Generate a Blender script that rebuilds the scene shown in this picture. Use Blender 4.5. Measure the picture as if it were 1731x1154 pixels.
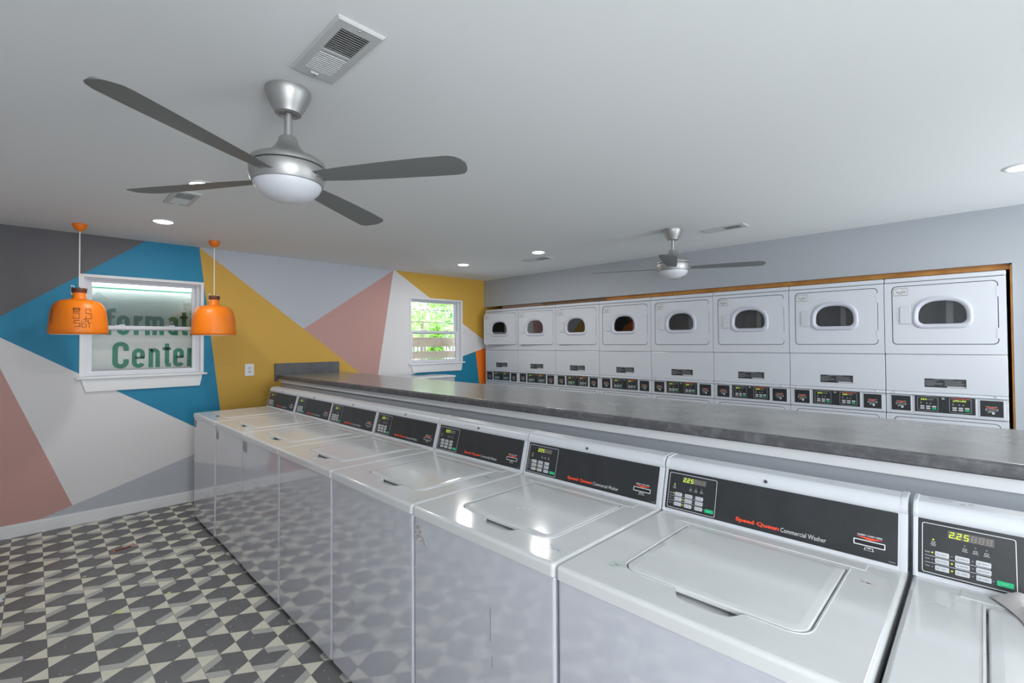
import bpy, bmesh, math, random
from mathutils import Vector, Matrix
from mathutils.geometry import tessellate_polygon
random.seed(7)
PI = math.pi
S = bpy.context.scene
for o in list(bpy.data.objects): bpy.data.objects.remove(o)
COL = S.collection

# ------------------------------------------------------------------ camera
cam_d = bpy.data.cameras.new('camera'); cam = bpy.data.objects.new('camera', cam_d); COL.objects.link(cam)
cam_d.sensor_width = 36; cam_d.lens = 802.99 / 1731 * 36
cam_d.shift_x = (865.5 - 860.7) / 1731; cam_d.shift_y = (565.08 - 577) / 1731
cam_d.clip_start = 0.02
r_ = Vector((0.70653277, -0.70765769, -0.00565941)); u_ = Vector((-0.00810728, -0.01609047, 0.99983767)); f_ = Vector((0.70763388, 0.7063722, 0.01710562))
m = Matrix.Identity(4)
for i in range(3):
    m[i][0] = r_[i]; m[i][1] = u_[i]; m[i][2] = -f_[i]
m[0][3], m[1][3], m[2][3] = 0.0, -5.4696, 1.51995
cam.matrix_world = m
S.camera = cam
# ------------------------------------------------------------------ world, exposure, large lights
S.view_settings.view_transform = 'Standard'; S.view_settings.look = 'None'
S.view_settings.gamma = 1.0; S.view_settings.use_curve_mapping = False
S.view_settings.exposure = 0.06
S.cycles.use_denoising = True
S.cycles.max_bounces = 10; S.cycles.diffuse_bounces = 6
S.cycles.caustics_reflective = False; S.cycles.caustics_refractive = False
S.cycles.sample_clamp_indirect = 6
W = bpy.data.worlds.new('world'); S.world = W; W.use_nodes = True
bg = W.node_tree.nodes['Background']; bg.inputs[0].default_value = (0.86, 0.93, 1.0, 1); bg.inputs[1].default_value = 3.4

XL, XR, YB, H = -0.75, 4.93, -7.6, 2.477      # left wall, right wall plane, rear wall, ceiling
def area(name, loc, rot, sx, sy, power, color=(1, 1, 1)):
    l = bpy.data.lights.new(name, 'AREA'); l.shape = 'RECTANGLE'; l.size = sx; l.size_y = sy; l.energy = power; l.color = color
    o = bpy.data.objects.new(name, l); COL.objects.link(o); o.location = loc; o.rotation_euler = rot
    return o
# added fill lights outside made-up, unseen openings behind the camera and at the left
area('added_fill', (3.85, YB - 0.25, 1.35), (PI * .58, 0, 0), 1.7, 1.9, 54, (0.95, 0.98, 1.0))
area('added_fill', (0.0, YB - 0.25, 1.5), (PI * .58, 0, 0), 1.0, 1.5, 74, (0.95, 0.98, 1.0))
area('added_fill', (XL - 0.25, -6.6, 1.6), (0, -PI / 2, 0), 1.1, 1.1, 40, (0.95, 0.98, 1.0))

# ------------------------------------------------------------------ materials
def lin(c):
    return tuple(((v / 255) / 12.92 if v / 255 <= 0.04045 else ((v / 255 + 0.055) / 1.055) ** 2.4) for v in c[:3]) + (1.0,)
MATS = {}
def mat(name, col, rough=0.5, metal=0.0, emit=None, es=0.0, spec=0.5, bump=None, vary=None, coat=0.0):
    """col in sRGB 0-255; bump=(scale,strength); vary=(scale, other colour, lo, hi)"""
    if name in MATS: return MATS[name]
    M = bpy.data.materials.new(name); M.use_nodes = True; nt = M.node_tree; b = nt.nodes['Principled BSDF']
    b.inputs['Base Color'].default_value = lin(col); b.inputs['Roughness'].default_value = rough
    b.inputs['Metallic'].default_value = metal; b.inputs['Specular IOR Level'].default_value = spec
    b.inputs['Coat Weight'].default_value = coat; b.inputs['Coat Roughness'].default_value = 0.05; b.inputs['Coat IOR'].default_value = 1.6
    if emit: b.inputs['Emission Color'].default_value = lin(emit); b.inputs['Emission Strength'].default_value = es
    if bump or vary:
        tc = nt.nodes.new('ShaderNodeTexCoord')
    if vary:
        n = nt.nodes.new('ShaderNodeTexNoise'); n.inputs['Scale'].default_value = vary[0]; n.inputs['Detail'].default_value = 6
        n.inputs['Roughness'].default_value = 0.65
        nt.links.new(tc.outputs['Object'], n.inputs['Vector'])
        r = nt.nodes.new('ShaderNodeValToRGB'); r.color_ramp.elements[0].color = lin(col); r.color_ramp.elements[1].color = lin(vary[1])
        r.color_ramp.elements[0].position = vary[2]; r.color_ramp.elements[1].position = vary[3]
        nt.links.new(n.outputs[0], r.inputs[0]); nt.links.new(r.outputs[0], b.inputs['Base Color'])
    if bump:
        n = nt.nodes.new('ShaderNodeTexNoise'); n.inputs['Scale'].default_value = bump[0]; n.inputs['Detail'].default_value = 3
        nt.links.new(tc.outputs['Object'], n.inputs['Vector'])
        k = nt.nodes.new('ShaderNodeBump'); k.inputs['Strength'].default_value = bump[1]; k.inputs['Distance'].default_value = 0.002
        nt.links.new(n.outputs[0], k.inputs['Height']); nt.links.new(k.outputs[0], b.inputs['Normal'])
    MATS[name] = M
    return M
def glass_mat(name, tint, ior=1.45, extra=0.0):
    M = bpy.data.materials.new(name); M.use_nodes = True; nt = M.node_tree; nt.nodes.clear()
    o = nt.nodes.new('ShaderNodeOutputMaterial'); mx = nt.nodes.new('ShaderNodeMixShader')
    t = nt.nodes.new('ShaderNodeBsdfTransparent'); t.inputs[0].default_value = tint
    g = nt.nodes.new('ShaderNodeBsdfGlossy'); g.inputs['Roughness'].default_value = 0.02
    fr = nt.nodes.new('ShaderNodeFresnel'); fr.inputs[0].default_value = ior
    a = nt.nodes.new('ShaderNodeMath'); a.operation = 'ADD'; a.inputs[1].default_value = extra; a.use_clamp = True
    nt.links.new(fr.outputs[0], a.inputs[0]); nt.links.new(a.outputs[0], mx.inputs[0])
    nt.links.new(t.outputs[0], mx.inputs[1]); nt.links.new(g.outputs[0], mx.inputs[2]); nt.links.new(mx.outputs[0], o.inputs[0])
    MATS[name] = M
    return M
paint = mat('wall_paint_grey', (164, 169, 175), 0.6, bump=(160, 0.25))
paint_w = mat('wall_paint_white', (214, 214, 216), 0.6, bump=(160, 0.25))
ceil_m = mat('ceiling_paint', (230, 233, 234), 0.75, bump=(220, 0.2))
trimw = mat('trim_white', (222, 224, 226), 0.35)
vinyl = mat('vinyl_white', (214, 217, 224), 0.3)
enamel = mat('white_enamel', (190, 192, 200), 0.06, bump=(3.5, 0.08), spec=0.8, coat=1.0)
enamel_top = mat('white_enamel_top', (207, 209, 210), 0.11, spec=0.6, vary=(3.0, (201, 203, 203), 0.42, 0.7))
denamel = mat('dryer_enamel', (202, 206, 213), 0.2, bump=(40, 0.05))
plastic = mat('white_plastic', (197, 200, 205), 0.3)
ringm = mat('ring_plastic', (190, 193, 204), 0.3)
gap = mat('dark_gap', (32, 33, 36), 0.8)
black = mat('panel_black', (38, 40, 42), 0.38, vary=(14, (47, 49, 52), 0.4, 0.75))
slot = mat('slot_black', (12, 12, 13), 0.5)
printw = mat('print_white', (205, 208, 210), 0.5)
printg = mat('print_grey', (120, 122, 126), 0.5)
printd = mat('print_dark', (70, 72, 76), 0.6)
printr = mat('print_red', (235, 75, 40), 0.45)
greenb = mat('button_green', (20, 178, 118), 0.4)
buttonm = mat('button_grey', (186, 189, 193), 0.4)
disp = mat('display_window', (92, 88, 86), 0.35)
dig_off = mat('digit_unlit', (128, 122, 118), 0.4)
dig_on = mat('digit_lit', (190, 220, 20), 0.4, emit=(200, 235, 10), es=0.7)
led_on = mat('led_lit', (200, 200, 20), 0.4, emit=(225, 215, 10), es=0.9)
nickel = mat('brushed_nickel', (176, 176, 175), 0.46, metal=0.85, bump=(60, 0.05))
blade_m = mat('blade_grey', (116, 119, 118), 0.5, metal=0.2)
frost = mat('frosted_glass', (205, 208, 214), 0.35)
orange_m = mat('shade_orange', (240, 128, 12), 0.42, vary=(6, (232, 118, 10), 0.4, 0.7))
cork = mat('cork_brown', (92, 48, 32), 0.6)
wire_m = mat('white_wire', (215, 216, 214), 0.4)
ink = mat('marker_ink', (96, 52, 20), 0.7)
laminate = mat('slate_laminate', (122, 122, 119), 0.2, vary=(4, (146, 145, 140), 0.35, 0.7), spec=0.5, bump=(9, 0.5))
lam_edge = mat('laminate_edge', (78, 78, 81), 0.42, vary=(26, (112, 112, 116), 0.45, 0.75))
lam_splash = mat('laminate_splash', (82, 84, 88), 0.5, vary=(14, (96, 98, 102), 0.4, 0.7))
wood_o = mat('wood_orange', (196, 138, 66), 0.6, vary=(8, (168, 108, 44), 0.35, 0.7))
wood_b = mat('wood_brown', (120, 92, 66), 0.7)
wood_t = mat('wood_tan', (150, 122, 104), 0.7)
plank_m = mat('pine_plank', (240, 224, 200), 0.7, vary=(7, (228, 206, 176), 0.4, 0.75))
knot_m = mat('pine_knot', (150, 112, 78), 0.7)
tile_d = mat('tile_charcoal', (110, 110, 111), 0.42, vary=(9, (100, 100, 102), 0.4, 0.7))
tile_l = mat('tile_cream', (222, 219, 202), 0.42, vary=(9, (213, 210, 194), 0.4, 0.7))
tile_g = mat('tile_grey', (178, 179, 174), 0.42)
grout = mat('grout_dark', (92, 92, 90), 0.8)
steel_in = mat('galvanised_drum', (120, 121, 123), 0.5, metal=0.2)
bulb_m = mat('bulb_lit', (255, 250, 240), 0.4, emit=(255, 250, 240), es=2.5)
lens_m = mat('downlight_lens', (255, 255, 255), 0.4, emit=(255, 252, 246), es=16)
tube_m = mat('tube_lit', (255, 255, 255), 0.4, emit=(252, 255, 255), es=20)
board_m = mat('sign_board', (226, 225, 221), 0.5)
signg = mat('sign_green', (14, 128, 98), 0.5)
cloth_m = mat('cotton_cloth', (205, 200, 200), 0.9, bump=(300, 0.4))
foil_m = mat('crumpled_foil', (190, 194, 200), 0.5)
clear = glass_mat('clear_glass', (0.97, 0.98, 0.975, 1), 1.45, 0.0)
clear_up = glass_mat('screened_glass', (0.58, 0.63, 0.62, 1), 1.5, 0.05)
dark_glass = glass_mat('door_glass_tinted', (0.86, 0.87, 0.88, 1), 1.5, 0.04)

# ------------------------------------------------------------------ geometry helpers
class MB:
    def __init__(s): s.v = []; s.f = []; s.m = []; s.sm = []
    def add(s, vs, fs, mi=0, smooth=False):
        k = len(s.v); s.v += [tuple(p) for p in vs]
        for f in fs: s.f.append([i + k for i in f]); s.m.append(mi); s.sm.append(smooth)
    def box(s, x0, y0, z0, x1, y1, z1, mi=0):
        vs = [(x, y, z) for x in (x0, x1) for y in (y0, y1) for z in (z0, z1)]
        s.add(vs, [(0, 1, 3, 2), (4, 6, 7, 5), (0, 4, 5, 1), (2, 3, 7, 6), (0, 2, 6, 4), (1, 5, 7, 3)], mi)
    def loft(s, loops, cap0=True, cap1=True, mi=0, closed=True, smooth=False):
        n = len(loops[0]); vs = [p for l in loops for p in l]; fs = []
        for a in range(len(loops) - 1):
            for i in range(n if closed else n - 1):
                j = (i + 1) % n; fs.append((a * n + i, a * n + j, (a + 1) * n + j, (a + 1) * n + i))
        s.add(vs, fs, mi, smooth)
        if cap0: s.add(loops[0], [tuple(range(n))[::-1]], mi)
        if cap1: s.add(loops[-1], [tuple(range(n))], mi)
    def lathe(s, prof, c=(0, 0, 0), n=40, mi=0, cap0=False, cap1=False):
        loops = [[(c[0] + r * math.cos(2 * PI * i / n), c[1] + r * math.sin(2 * PI * i / n), c[2] + z) for i in range(n)] for r, z in prof]
        s.loft(loops, cap0, cap1, mi, True, True)
    def tube(s, pts, r, n=8, mi=0):
        pts = [Vector(p) for p in pts]; loops = []
        for i, p in enumerate(pts):
            d = (pts[min(i + 1, len(pts) - 1)] - pts[max(i - 1, 0)]).normalized()
            a = d.cross(Vector((0, 0, 1)));
            if a.length < 0.05: a = d.cross(Vector((0, 1, 0)))
            a.normalize(); b = d.cross(a)
            loops.append([tuple(p + r * (math.cos(2 * PI * k / n) * a + math.sin(2 * PI * k / n) * b)) for k in range(n)])
        s.loft(loops, True, True, mi, True, True)
    def fill(s, outer, holes, fn, mi=0):
        """tessellated polygon with holes in 2-D, mapped by fn(a,b)->3-D"""
        L = [[Vector((p[0], p[1], 0)) for p in l] for l in [outer] + holes]
        tr = tessellate_polygon(L); flat = [p for l in [outer] + holes for p in l]
        s.add([fn(*p) for p in flat], [tuple(t) for t in tr], mi)
    def build(s, name, mats, parent=None, recalc=True, **kw):
        me = bpy.data.meshes.new(name)
        me.from_pydata(s.v, [], s.f)
        if not isinstance(mats, (list, tuple)): mats = [mats]
        for M in mats: me.materials.append(M)
        me.polygons.foreach_set('material_index', s.m); me.polygons.foreach_set('use_smooth', s.sm)
        bm = bmesh.new(); bm.from_mesh(me)
        if recalc: bmesh.ops.recalc_face_normals(bm, faces=bm.faces)
        bm.to_mesh(me); bm.free()
        if any(s.sm):
            me.set_sharp_from_angle(angle=math.radians(38))
        o = bpy.data.objects.new(name, me); COL.objects.link(o)
        if any(s.sm) and not all(s.sm[:1] + s.sm[-1:]) or (any(s.sm) and max(len(f) for f in s.f) > 4):
            w = o.modifiers.new('weighted', 'WEIGHTED_NORMAL'); w.keep_sharp = True; w.weight = 100
        if parent: o.parent = parent
        for k, v in kw.items(): o[k] = v
        return o
def empty(name, loc, rz=0, **kw):
    o = bpy.data.objects.new(name, None); COL.objects.link(o); o.location = loc; o.rotation_euler = (0, 0, rz); o.empty_display_size = 0.1
    for k, v in kw.items(): o[k] = v
    return o
def copy_tree(o, parent=None, skip=()):
    c = o.copy(); COL.objects.link(c); c.parent = parent
    for ch in o.children:
        copy_tree(ch, c)
    return c
def rrect(x0, x1, z0, z1, r, n=5):
    pts = []
    for cx, cz, a0 in ((x1 - r, z1 - r, 0), (x0 + r, z1 - r, 90), (x0 + r, z0 + r, 180), (x1 - r, z0 + r, 270)):
        for i in range(n + 1):
            a = math.radians(a0 + 90 * i / n); pts.append((cx + r * math.cos(a), cz + r * math.sin(a)))
    return pts
def plate(mb, loop_fn, y_back, y_front, bev=0.003, mi=0, smooth=False):
    """rounded plate facing -y: loop_fn(inset)-> 2-D loop (x,z)"""
    L = [(0, y_back), (0, y_front + bev), (bev * 0.3, y_front + bev * 0.3), (bev, y_front)]
    mb.loft([[(x, y, z) for x, z in loop_fn(i)] for i, y in L], True, True, mi, True, smooth)
def rbox(mb, x0, y0, z0, x1, y1, z1, r=0.01, mi=0, n=3):
    """box with all 12 edges rounded"""
    cs = []
    for i in range(n + 1):
        a = PI / 2 * i / n; cs.append((r * (1 - math.sin(a)), r * (1 - math.cos(a))))
    loops = []
    for ins, dz in cs[:]:
        loops.append((ins, z0 + dz))
    lo = [(r * (1 - math.sin(PI / 2 * i / n)), z0 + r * (1 - math.cos(PI / 2 * i / n))) for i in range(n + 1)]
    hi = [(r * (1 - math.cos(PI / 2 * i / n)), z1 - r * (1 - math.sin(PI / 2 * i / n))) for i in range(n + 1)]
    out = []
    for ins, z in lo + hi:
        rr = max(r - ins, 0.0005)
        out.append([(x, y, z) for x, y in rrect(x0 + ins, x1 - ins, y0 + ins, y1 - ins, rr, n)])
    mb.loft(out, True, True, mi, True, True)
# text as geometry, fitted to a box of a plane: fn(u,v)->3-D
TEXT = {}
def text2d(s, bold=0.0):
    if (s, bold) in TEXT: return TEXT[(s, bold)]
    c = bpy.data.curves.new('t', 'FONT'); c.body = s; c.size = 1.0; c.offset = bold; c.resolution_u = 2
    o = bpy.data.objects.new('t', c); COL.objects.link(o)
    bpy.context.view_layer.update()
    me = bpy.data.meshes.new_from_object(o.evaluated_get(bpy.context.evaluated_depsgraph_get()))
    vs = [(v.co.x, v.co.y) for v in me.vertices]; fs = [tuple(p.vertices) for p in me.polygons]
    bpy.data.objects.remove(o); bpy.data.curves.remove(c); bpy.data.meshes.remove(me)
    TEXT[(s, bold)] = (vs, fs)
    return vs, fs
def put_text(mb, s, u0, u1, v0, v1, fn, mi=0, bold=0.0, slant=0.0):
    vs, fs = text2d(s, bold)
    xs = [v[0] for v in vs]; ys = [v[1] for v in vs]; a, b, c, d = min(xs), max(xs), min(ys), max(ys)
    out = []
    for x, y in vs:
        t = (y - c) / (d - c); out.append(fn(u0 + (x - a) / (b - a) * (u1 - u0) + slant * t, v0 + t * (v1 - v0)))
    mb.add(out, fs, mi)
SEG = {'0': 'abcdef', '1': 'bc', '2': 'abged', '3': 'abgcd', '5': 'afgcd', '8': 'abcdefg', 'P': 'abfeg', 'E': 'afged', 'o': 'cdeg', 'n': 'ceg', 'H': 'bcefg', 'u': 'cde'}
def seg_digit(mb, ch, u, v, w, h, fn, mi, t=None):
    t = t or h * 0.15; hw = w; sl = h * 0.12
    def q(x0, y0, x1, y1):
        p = [(x0, y0), (x1, y0), (x1, y1), (x0, y1)]
        mb.add([fn(u + a + sl * b / h, v + b) for a, b in p], [(0, 1, 2, 3)], mi)
    g = t * 0.25
    for s_ in SEG[ch]:
        if s_ == 'a': q(g, h - t, hw - g, h)
        if s_ == 'g': q(g, h / 2 - t / 2, hw - g, h / 2 + t / 2)
        if s_ == 'd': q(g, 0, hw - g, t)
        if s_ == 'b': q(hw - t, h / 2 + g, hw, h - g)
        if s_ == 'c': q(hw - t, g, hw, h / 2 - g)
        if s_ == 'f': q(0, h / 2 + g, t, h - g)
        if s_ == 'e': q(0, g, t, h / 2 - g)
def rect2(mb, u0, u1, v0, v1, fn, mi=0): mb.add([fn(u0, v0), fn(u1, v0), fn(u1, v1), fn(u0, v1)], [(0, 1, 2, 3)], mi)
def poly2(mb, pts, fn, mi=0): mb.add([fn(*p) for p in pts], [tuple(range(len(pts)))], mi)
def outline2(mb, loop_o, loop_i, fn, mi=0):
    n = len(loop_o)
    mb.add([fn(*p) for p in loop_o + loop_i], [(i, (i + 1) % n, n + (i + 1) % n, n + i) for i in range(n)], mi)
def stroke2(mb, pts, w, fn, mi=0, closed=False):
    n = len(pts); P = [Vector(p) for p in pts]; L = []; R = []
    for i in range(n):
        a = P[(i - 1) % n] if (closed or i > 0) else None; b = P[(i + 1) % n] if (closed or i < n - 1) else None
        d1 = (P[i] - a).normalized() if a is not None else (b - P[i]).normalized()
        d2 = (b - P[i]).normalized() if b is not None else d1
        nn = Vector((-(d1.y + d2.y), d1.x + d2.x))
        if nn.length < 1e-6: nn = Vector((-d1.y, d1.x))
        nn.normalize(); k = max(0.5, nn.dot(Vector((-d1.y, d1.x))))
        L.append(P[i] + nn * w / 2 / k); R.append(P[i] - nn * w / 2 / k)
    vs = [fn(p.x, p.y) for p in L] + [fn(p.x, p.y) for p in R]
    mb.add(vs, [(i, (i + 1) % n, n + (i + 1) % n, n + i) for i in range(n if closed else n - 1)], mi)
def tag(o, label=None, cat=None, group=None, kind=None):
    if label: o['label'] = label
    if cat: o['category'] = cat
    if group: o['group'] = group
    if kind: o['kind'] = kind
    return o

# ------------------------------------------------------------------ room shell
def mural_material():
    M = bpy.data.materials.new('mural_paint'); M.use_nodes = True; nt = M.node_tree; b = nt.nodes['Principled BSDF']
    b.inputs['Roughness'].default_value = 0.6
    tc = nt.nodes.new('ShaderNodeTexCoord')
    def half(p, q, side):
        """1 where the point lies on the side of line p-q that holds `side` (x,z)"""
        a, c = -(q[1] - p[1]), q[0] - p[0]; l = math.hypot(a, c); a /= l; c /= l
        if a * (side[0] - p[0]) + c * (side[1] - p[1]) < 0: a, c = -a, -c
        d = nt.nodes.new('ShaderNodeVectorMath'); d.operation = 'DOT_PRODUCT'; d.inputs[1].default_value = (a, 0, c)
        nt.links.new(tc.outputs['Object'], d.inputs[0])
        g = nt.nodes.new('ShaderNodeMath'); g.operation = 'GREATER_THAN'; g.inputs[1].default_value = a * p[0] + c * p[1]
        nt.links.new(d.outputs['Value'], g.inputs[0]); return g.outputs[0]
    cur = None
    def paint_region(col, masks):
        nonlocal cur
        mx = nt.nodes.new('ShaderNodeMix'); mx.data_type = 'RGBA'
        mx.inputs['B'].default_value = lin(col)
        if cur is None: mx.inputs['A'].default_value = lin((216, 215, 217))
        else: nt.links.new(cur, mx.inputs['A'])
        f = masks[0]
        for k in masks[1:]:
            q = nt.nodes.new('ShaderNodeMath'); q.operation = 'MULTIPLY'; nt.links.new(f, q.inputs[0]); nt.links.new(k, q.inputs[1]); f = q.outputs[0]
        nt.links.new(f, mx.inputs['Factor']); cur = mx.outputs['Result']
    AP = (-.298, 1.657)
    l1 = (AP, (.726, 2.475)); l2 = (AP, (1.111, .722)); l3 = ((1.152, 2.477), (1.339, .872)); l4 = ((1.152, 2.477), (2.568, 1.382))
    l5 = ((3.334, 2.475), (2.176, 1.693)); l6 = ((3.334, 2.475), (3.1, 1.069)); lp = (AP, (.243, .171)); lg = ((.024, .094), (1.112, .446))
    l7 = ((3.756, 1.128), (4.949, 1.438)); l8 = ((4.755, 1.377), (4.824, .91)); l9 = ((3.36, 2.475), (4.95, 1.545))
    paint_region((92, 92, 96), [half(*l1, (-.5, 2.4))])
    paint_region((20, 128, 166), [half(*l1, (.8, 2.0)), half(*l2, (.8, 2.0)), half(*l3, (.5, 1.5))])
    paint_region((188, 146, 140), [half(*lp, (-.3, .5)), half(*l2, (-.2, .5)), half(*l1, (0, 0))])
    paint_region((176, 180, 188), [half(*lg, (.8, .1)), half(*l3, (.5, .1))])
    paint_region((204, 162, 66), [half(*l3, (2, 1)), half(*l4, (1.6, 1))])
    paint_region((182, 187, 196), [half(*l4, (2.2, 2.3)), half(*l5, (2.2, 2.3))])
    paint_region((188, 146, 140), [half(*l4, (3, 1.6)), half(*l5, (3, 1.6)), half(*l6, (2.9, 1.6))])
    paint_region((204, 162, 66), [half(*l9, (4.7, 2.3))])
    paint_region((10, 122, 156), [half(*l7, (4.4, .9)), half(*l6, (4.4, .9))])
    paint_region((240, 122, 24), [half(*l7, (4.9, 1.0)), half(*l8, (4.9, 1.0))])
    nt.links.new(cur, b.inputs['Base Color'])
    n = nt.nodes.new('ShaderNodeTexNoise'); n.inputs['Scale'].default_value = 130; nt.links.new(tc.outputs['Object'], n.inputs['Vector'])
    k = nt.nodes.new('ShaderNodeBump'); k.inputs['Strength'].default_value = 0.3; k.inputs['Distance'].default_value = 0.002
    nt.links.new(n.outputs[0], k.inputs['Height']); nt.links.new(k.outputs[0], b.inputs['Normal'])
    return M
W1 = (0.29, 1.18, 1.245, 2.12); W2 = (3.595, 4.485, 1.245, 2.135)
def wall_with_openings(mb, a0, a1, z0, z1, ops, fn, mi=0):
    """fn(a,z,depth01)->xyz ; box pieces around openings (a0,a1,z0,z1)"""
    def b(p0, p1, q0, q1):
        vs = [fn(a, z, d) for a in (p0, p1) for d in (0, 1) for z in (q0, q1)]
        mb.add(vs, [(0, 1, 3, 2), (4, 6, 7, 5), (0, 4, 5, 1), (2, 3, 7, 6), (0, 2, 6, 4), (1, 5, 7, 3)], mi)
    cur = a0
    for o in sorted(ops):
        b(cur, o[0], z0, z1); b(o[0], o[1], z0, o[2]); b(o[0], o[1], o[3], z1); cur = o[1]
    b(cur, a1, z0, z1)
mural = mural_material()
mb = MB(); wall_with_openings(mb, XL, 5.75, 0, H, [W1, W2], lambda a, z, d: (a, d * 0.14, z)); mb.build('wall_back', mural, kind='structure')
mb = MB(); wall_with_openings(mb, YB, 0, 0, H, [(-7.2, -6.0, 1.0, 2.2)], lambda a, z, d: (XL - d * 0.14, a, z)); mb.build('wall_left', paint_w, kind='structure')
mb = MB(); wall_with_openings(mb, XL - .14, 5.75, 0, H, [(-.55, .55, 0.7, 2.3), (2.95, 4.75, 0.4, 2.3)], lambda a, z, d: (a, YB - d * 0.14, z)); mb.build('wall_front', paint_w, kind='structure')
mb = MB(); mb.box(XR, YB, 0, XR + 0.12, -5.622, H); mb.box(XR + 0.0, -5.622, 2.069, XR + 0.035, 0, H)
mb.box(5.62, -5.622, 0, 5.75, 0, H); mb.box(XR + .12, -5.78, 0, 5.75, -5.622, H)
mb.build('wall_right', paint, kind='structure')
mb = MB(); mb.box(XL - .14, YB - .14, H, 5.75, .14, H + .1); mb.build('ceiling', ceil_m, kind='structure')
# ceiling above the niche so that no daylight leaks
mb = MB(); mb.box(XL - .14, YB - .14, -.12, 5.75, .14, -.0045); floor = mb.build('floor', grout, kind='structure')
# mullions of an unseen storefront behind the camera, added to bring in light
mb = MB()
for x in (2.95, 3.83, 4.71): mb.box(x, YB - .1, .4, x + .04, YB - .04, 2.3)
mb.box(2.99, YB - .09, .4, 4.71, YB - .05, .44); mb.box(2.99, YB - .09, 2.26, 4.71, YB - .05, 2.3); mb.box(2.99, YB - .09, 1.7, 4.71, YB - .05, 1.73)
mb.build('window_3', vinyl, kind='structure')
for i, (y0, y1) in enumerate(((-7.2, -6.0),)):  # unseen left-wall window frame, added as an opening for its fill light
    mb = MB()
    mb.box(XL - .1, y0, 1.0, XL - .04, y0 + .05, 2.2); mb.box(XL - .1, y1 - .05, 1.0, XL - .04, y1, 2.2)
    for z in (1.0, 1.57, 2.15): mb.box(XL - .1, y0, z, XL - .04, y1, z + .05)
    mb.build('window_%d' % (4 + i), vinyl, kind='structure')
mb = MB()  # unseen rear window right behind the camera, made up for the fill light
for x in (-.55, .5): mb.box(x, YB - .1, .7, x + .05, YB - .04, 2.3)
for z in (.7, 1.45, 2.25): mb.box(-.5, YB - .09, z, .5, YB - .05, z + .05)
mb.build('window_5', vinyl, kind='structure')
# base boards
def baseboard(name, x0, y0, x1, y1):
    mb = MB(); mb.box(x0, y0, 0, x1, y1, .086); mb.box(min(x0, x1), y0 + (.005 if y1 - y0 < .03 else 0), .086, x1 - (.005 if x1 - x0 < .03 else 0), y1, .1)
    return mb.build(name, trimw, kind='structure')
baseboard('baseboard_back', XL, -.014, 1.9, 0)
baseboard('baseboard_left', XL, YB, XL + .014, -.014)
# wooden header boards and niche lining seen above and beside the dryers
hb = MB(); hb.box(4.975, -5.612, 2.03, 5.015, -3.06, 2.2); h1 = hb.build('trim_1', wood_o, kind='structure')
hb = MB(); hb.box(4.975, -3.055, 2.03, 5.015, -2.2, 2.2); hb.build('trim_2', wood_o, kind='structure')
hb = MB(); hb.box(4.975, -2.195, 2.03, 5.015, -1.16, 2.2); hb.build('trim_3', wood_b, kind='structure')
hb = MB(); hb.box(4.975, -1.155, 2.03, 5.015, -.36, 2.2); hb.build('trim_4', wood_t, kind='structure')
hb = MB(); hb.box(4.94, -5.621, 0, 5.6, -5.612, 2.06); hb.build('trim_5', wood_o, kind='structure')

# ------------------------------------------------------------------ floor tiles: charcoal hexagons and cream triangles
TX, TY, A = .1702, .208, .052
def clip(poly, f):
    out = []
    for i in range(len(poly)):
        p, q = poly[i], poly[(i + 1) % len(poly)]; a, b = f(p), f(q)
        if a >= 0: out.append(p)
        if a * b < 0: t = a / (a - b); out.append((p[0] + (q[0] - p[0]) * t, p[1] + (q[1] - p[1]) * t))
    return out
FLIM = [lambda p: -.0005 - p[1], lambda p: p[1] - (YB + .001), lambda p: p[0] - (XL + .001), lambda p: 5.6 - p[0]]
def hex_polys(fl):
    hx, h = TX / 2, TY; e = .0005; B = .050; out = []
    for sx, up, lo in ((-1, fl[0], fl[1]), (1, fl[2], fl[3])):
        X = sx * (hx - e)
        t0, t1 = -A - e, -(h - A) + e; c0, c1 = -e, -h + e
        if up: out.append(([(0, c0), (X, t0), (X, t0 - B), (0, c0 - B)], 1)); t0 -= B; c0 -= B
        if lo: out.append(([(0, c1), (X, t1), (X, t1 + B), (0, c1 + B)], 1)); t1 += B; c1 += B
        if t0 > t1 + .004: out.append(([(0, c0), (X, t0), (X, t1), (0, c1)], 0))
        else: out.append(([(0, c0), (X, (t0 + t1) / 2), (0, c1)], 0))
    return out
def tri_poly(sx): e = .0007; X = sx * (TX / 2 - e); return [(sx * e * 2, 0), (X, A - e * 1.2), (X, -A + e * 1.2)]
def tile_mesh(polys, name, mats):
    mb = MB()
    for p, mi in polys:
        if len(p) < 3: continue
        n = len(p); mb.add([(x, y, 0) for x, y in p], [tuple(range(n))], mi)
        mb.add([(x, y, 0) for x, y in p] + [(x, y, -.004) for x, y in p], [(i, (i + 1) % n, n + (i + 1) % n, n + i) for i in range(n)], mi)
    return mb
cache = {}
rest = MB(); rnd = random.Random(11)
ntri = 0
def tile_obj(name, polys, mats, key, ox, oy):
    moved = [([(x + ox, y + oy) for x, y in p], mi) for p, mi in polys]
    clipped = False; cl = []
    for p, mi in moved:
        q = p
        for f in FLIM: q = clip(q, f) if q else q
        if q != p: clipped = True
        if len(q) >= 3: cl.append((q, mi))
    return cl, clipped
cols = range(-5, 34)
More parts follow.
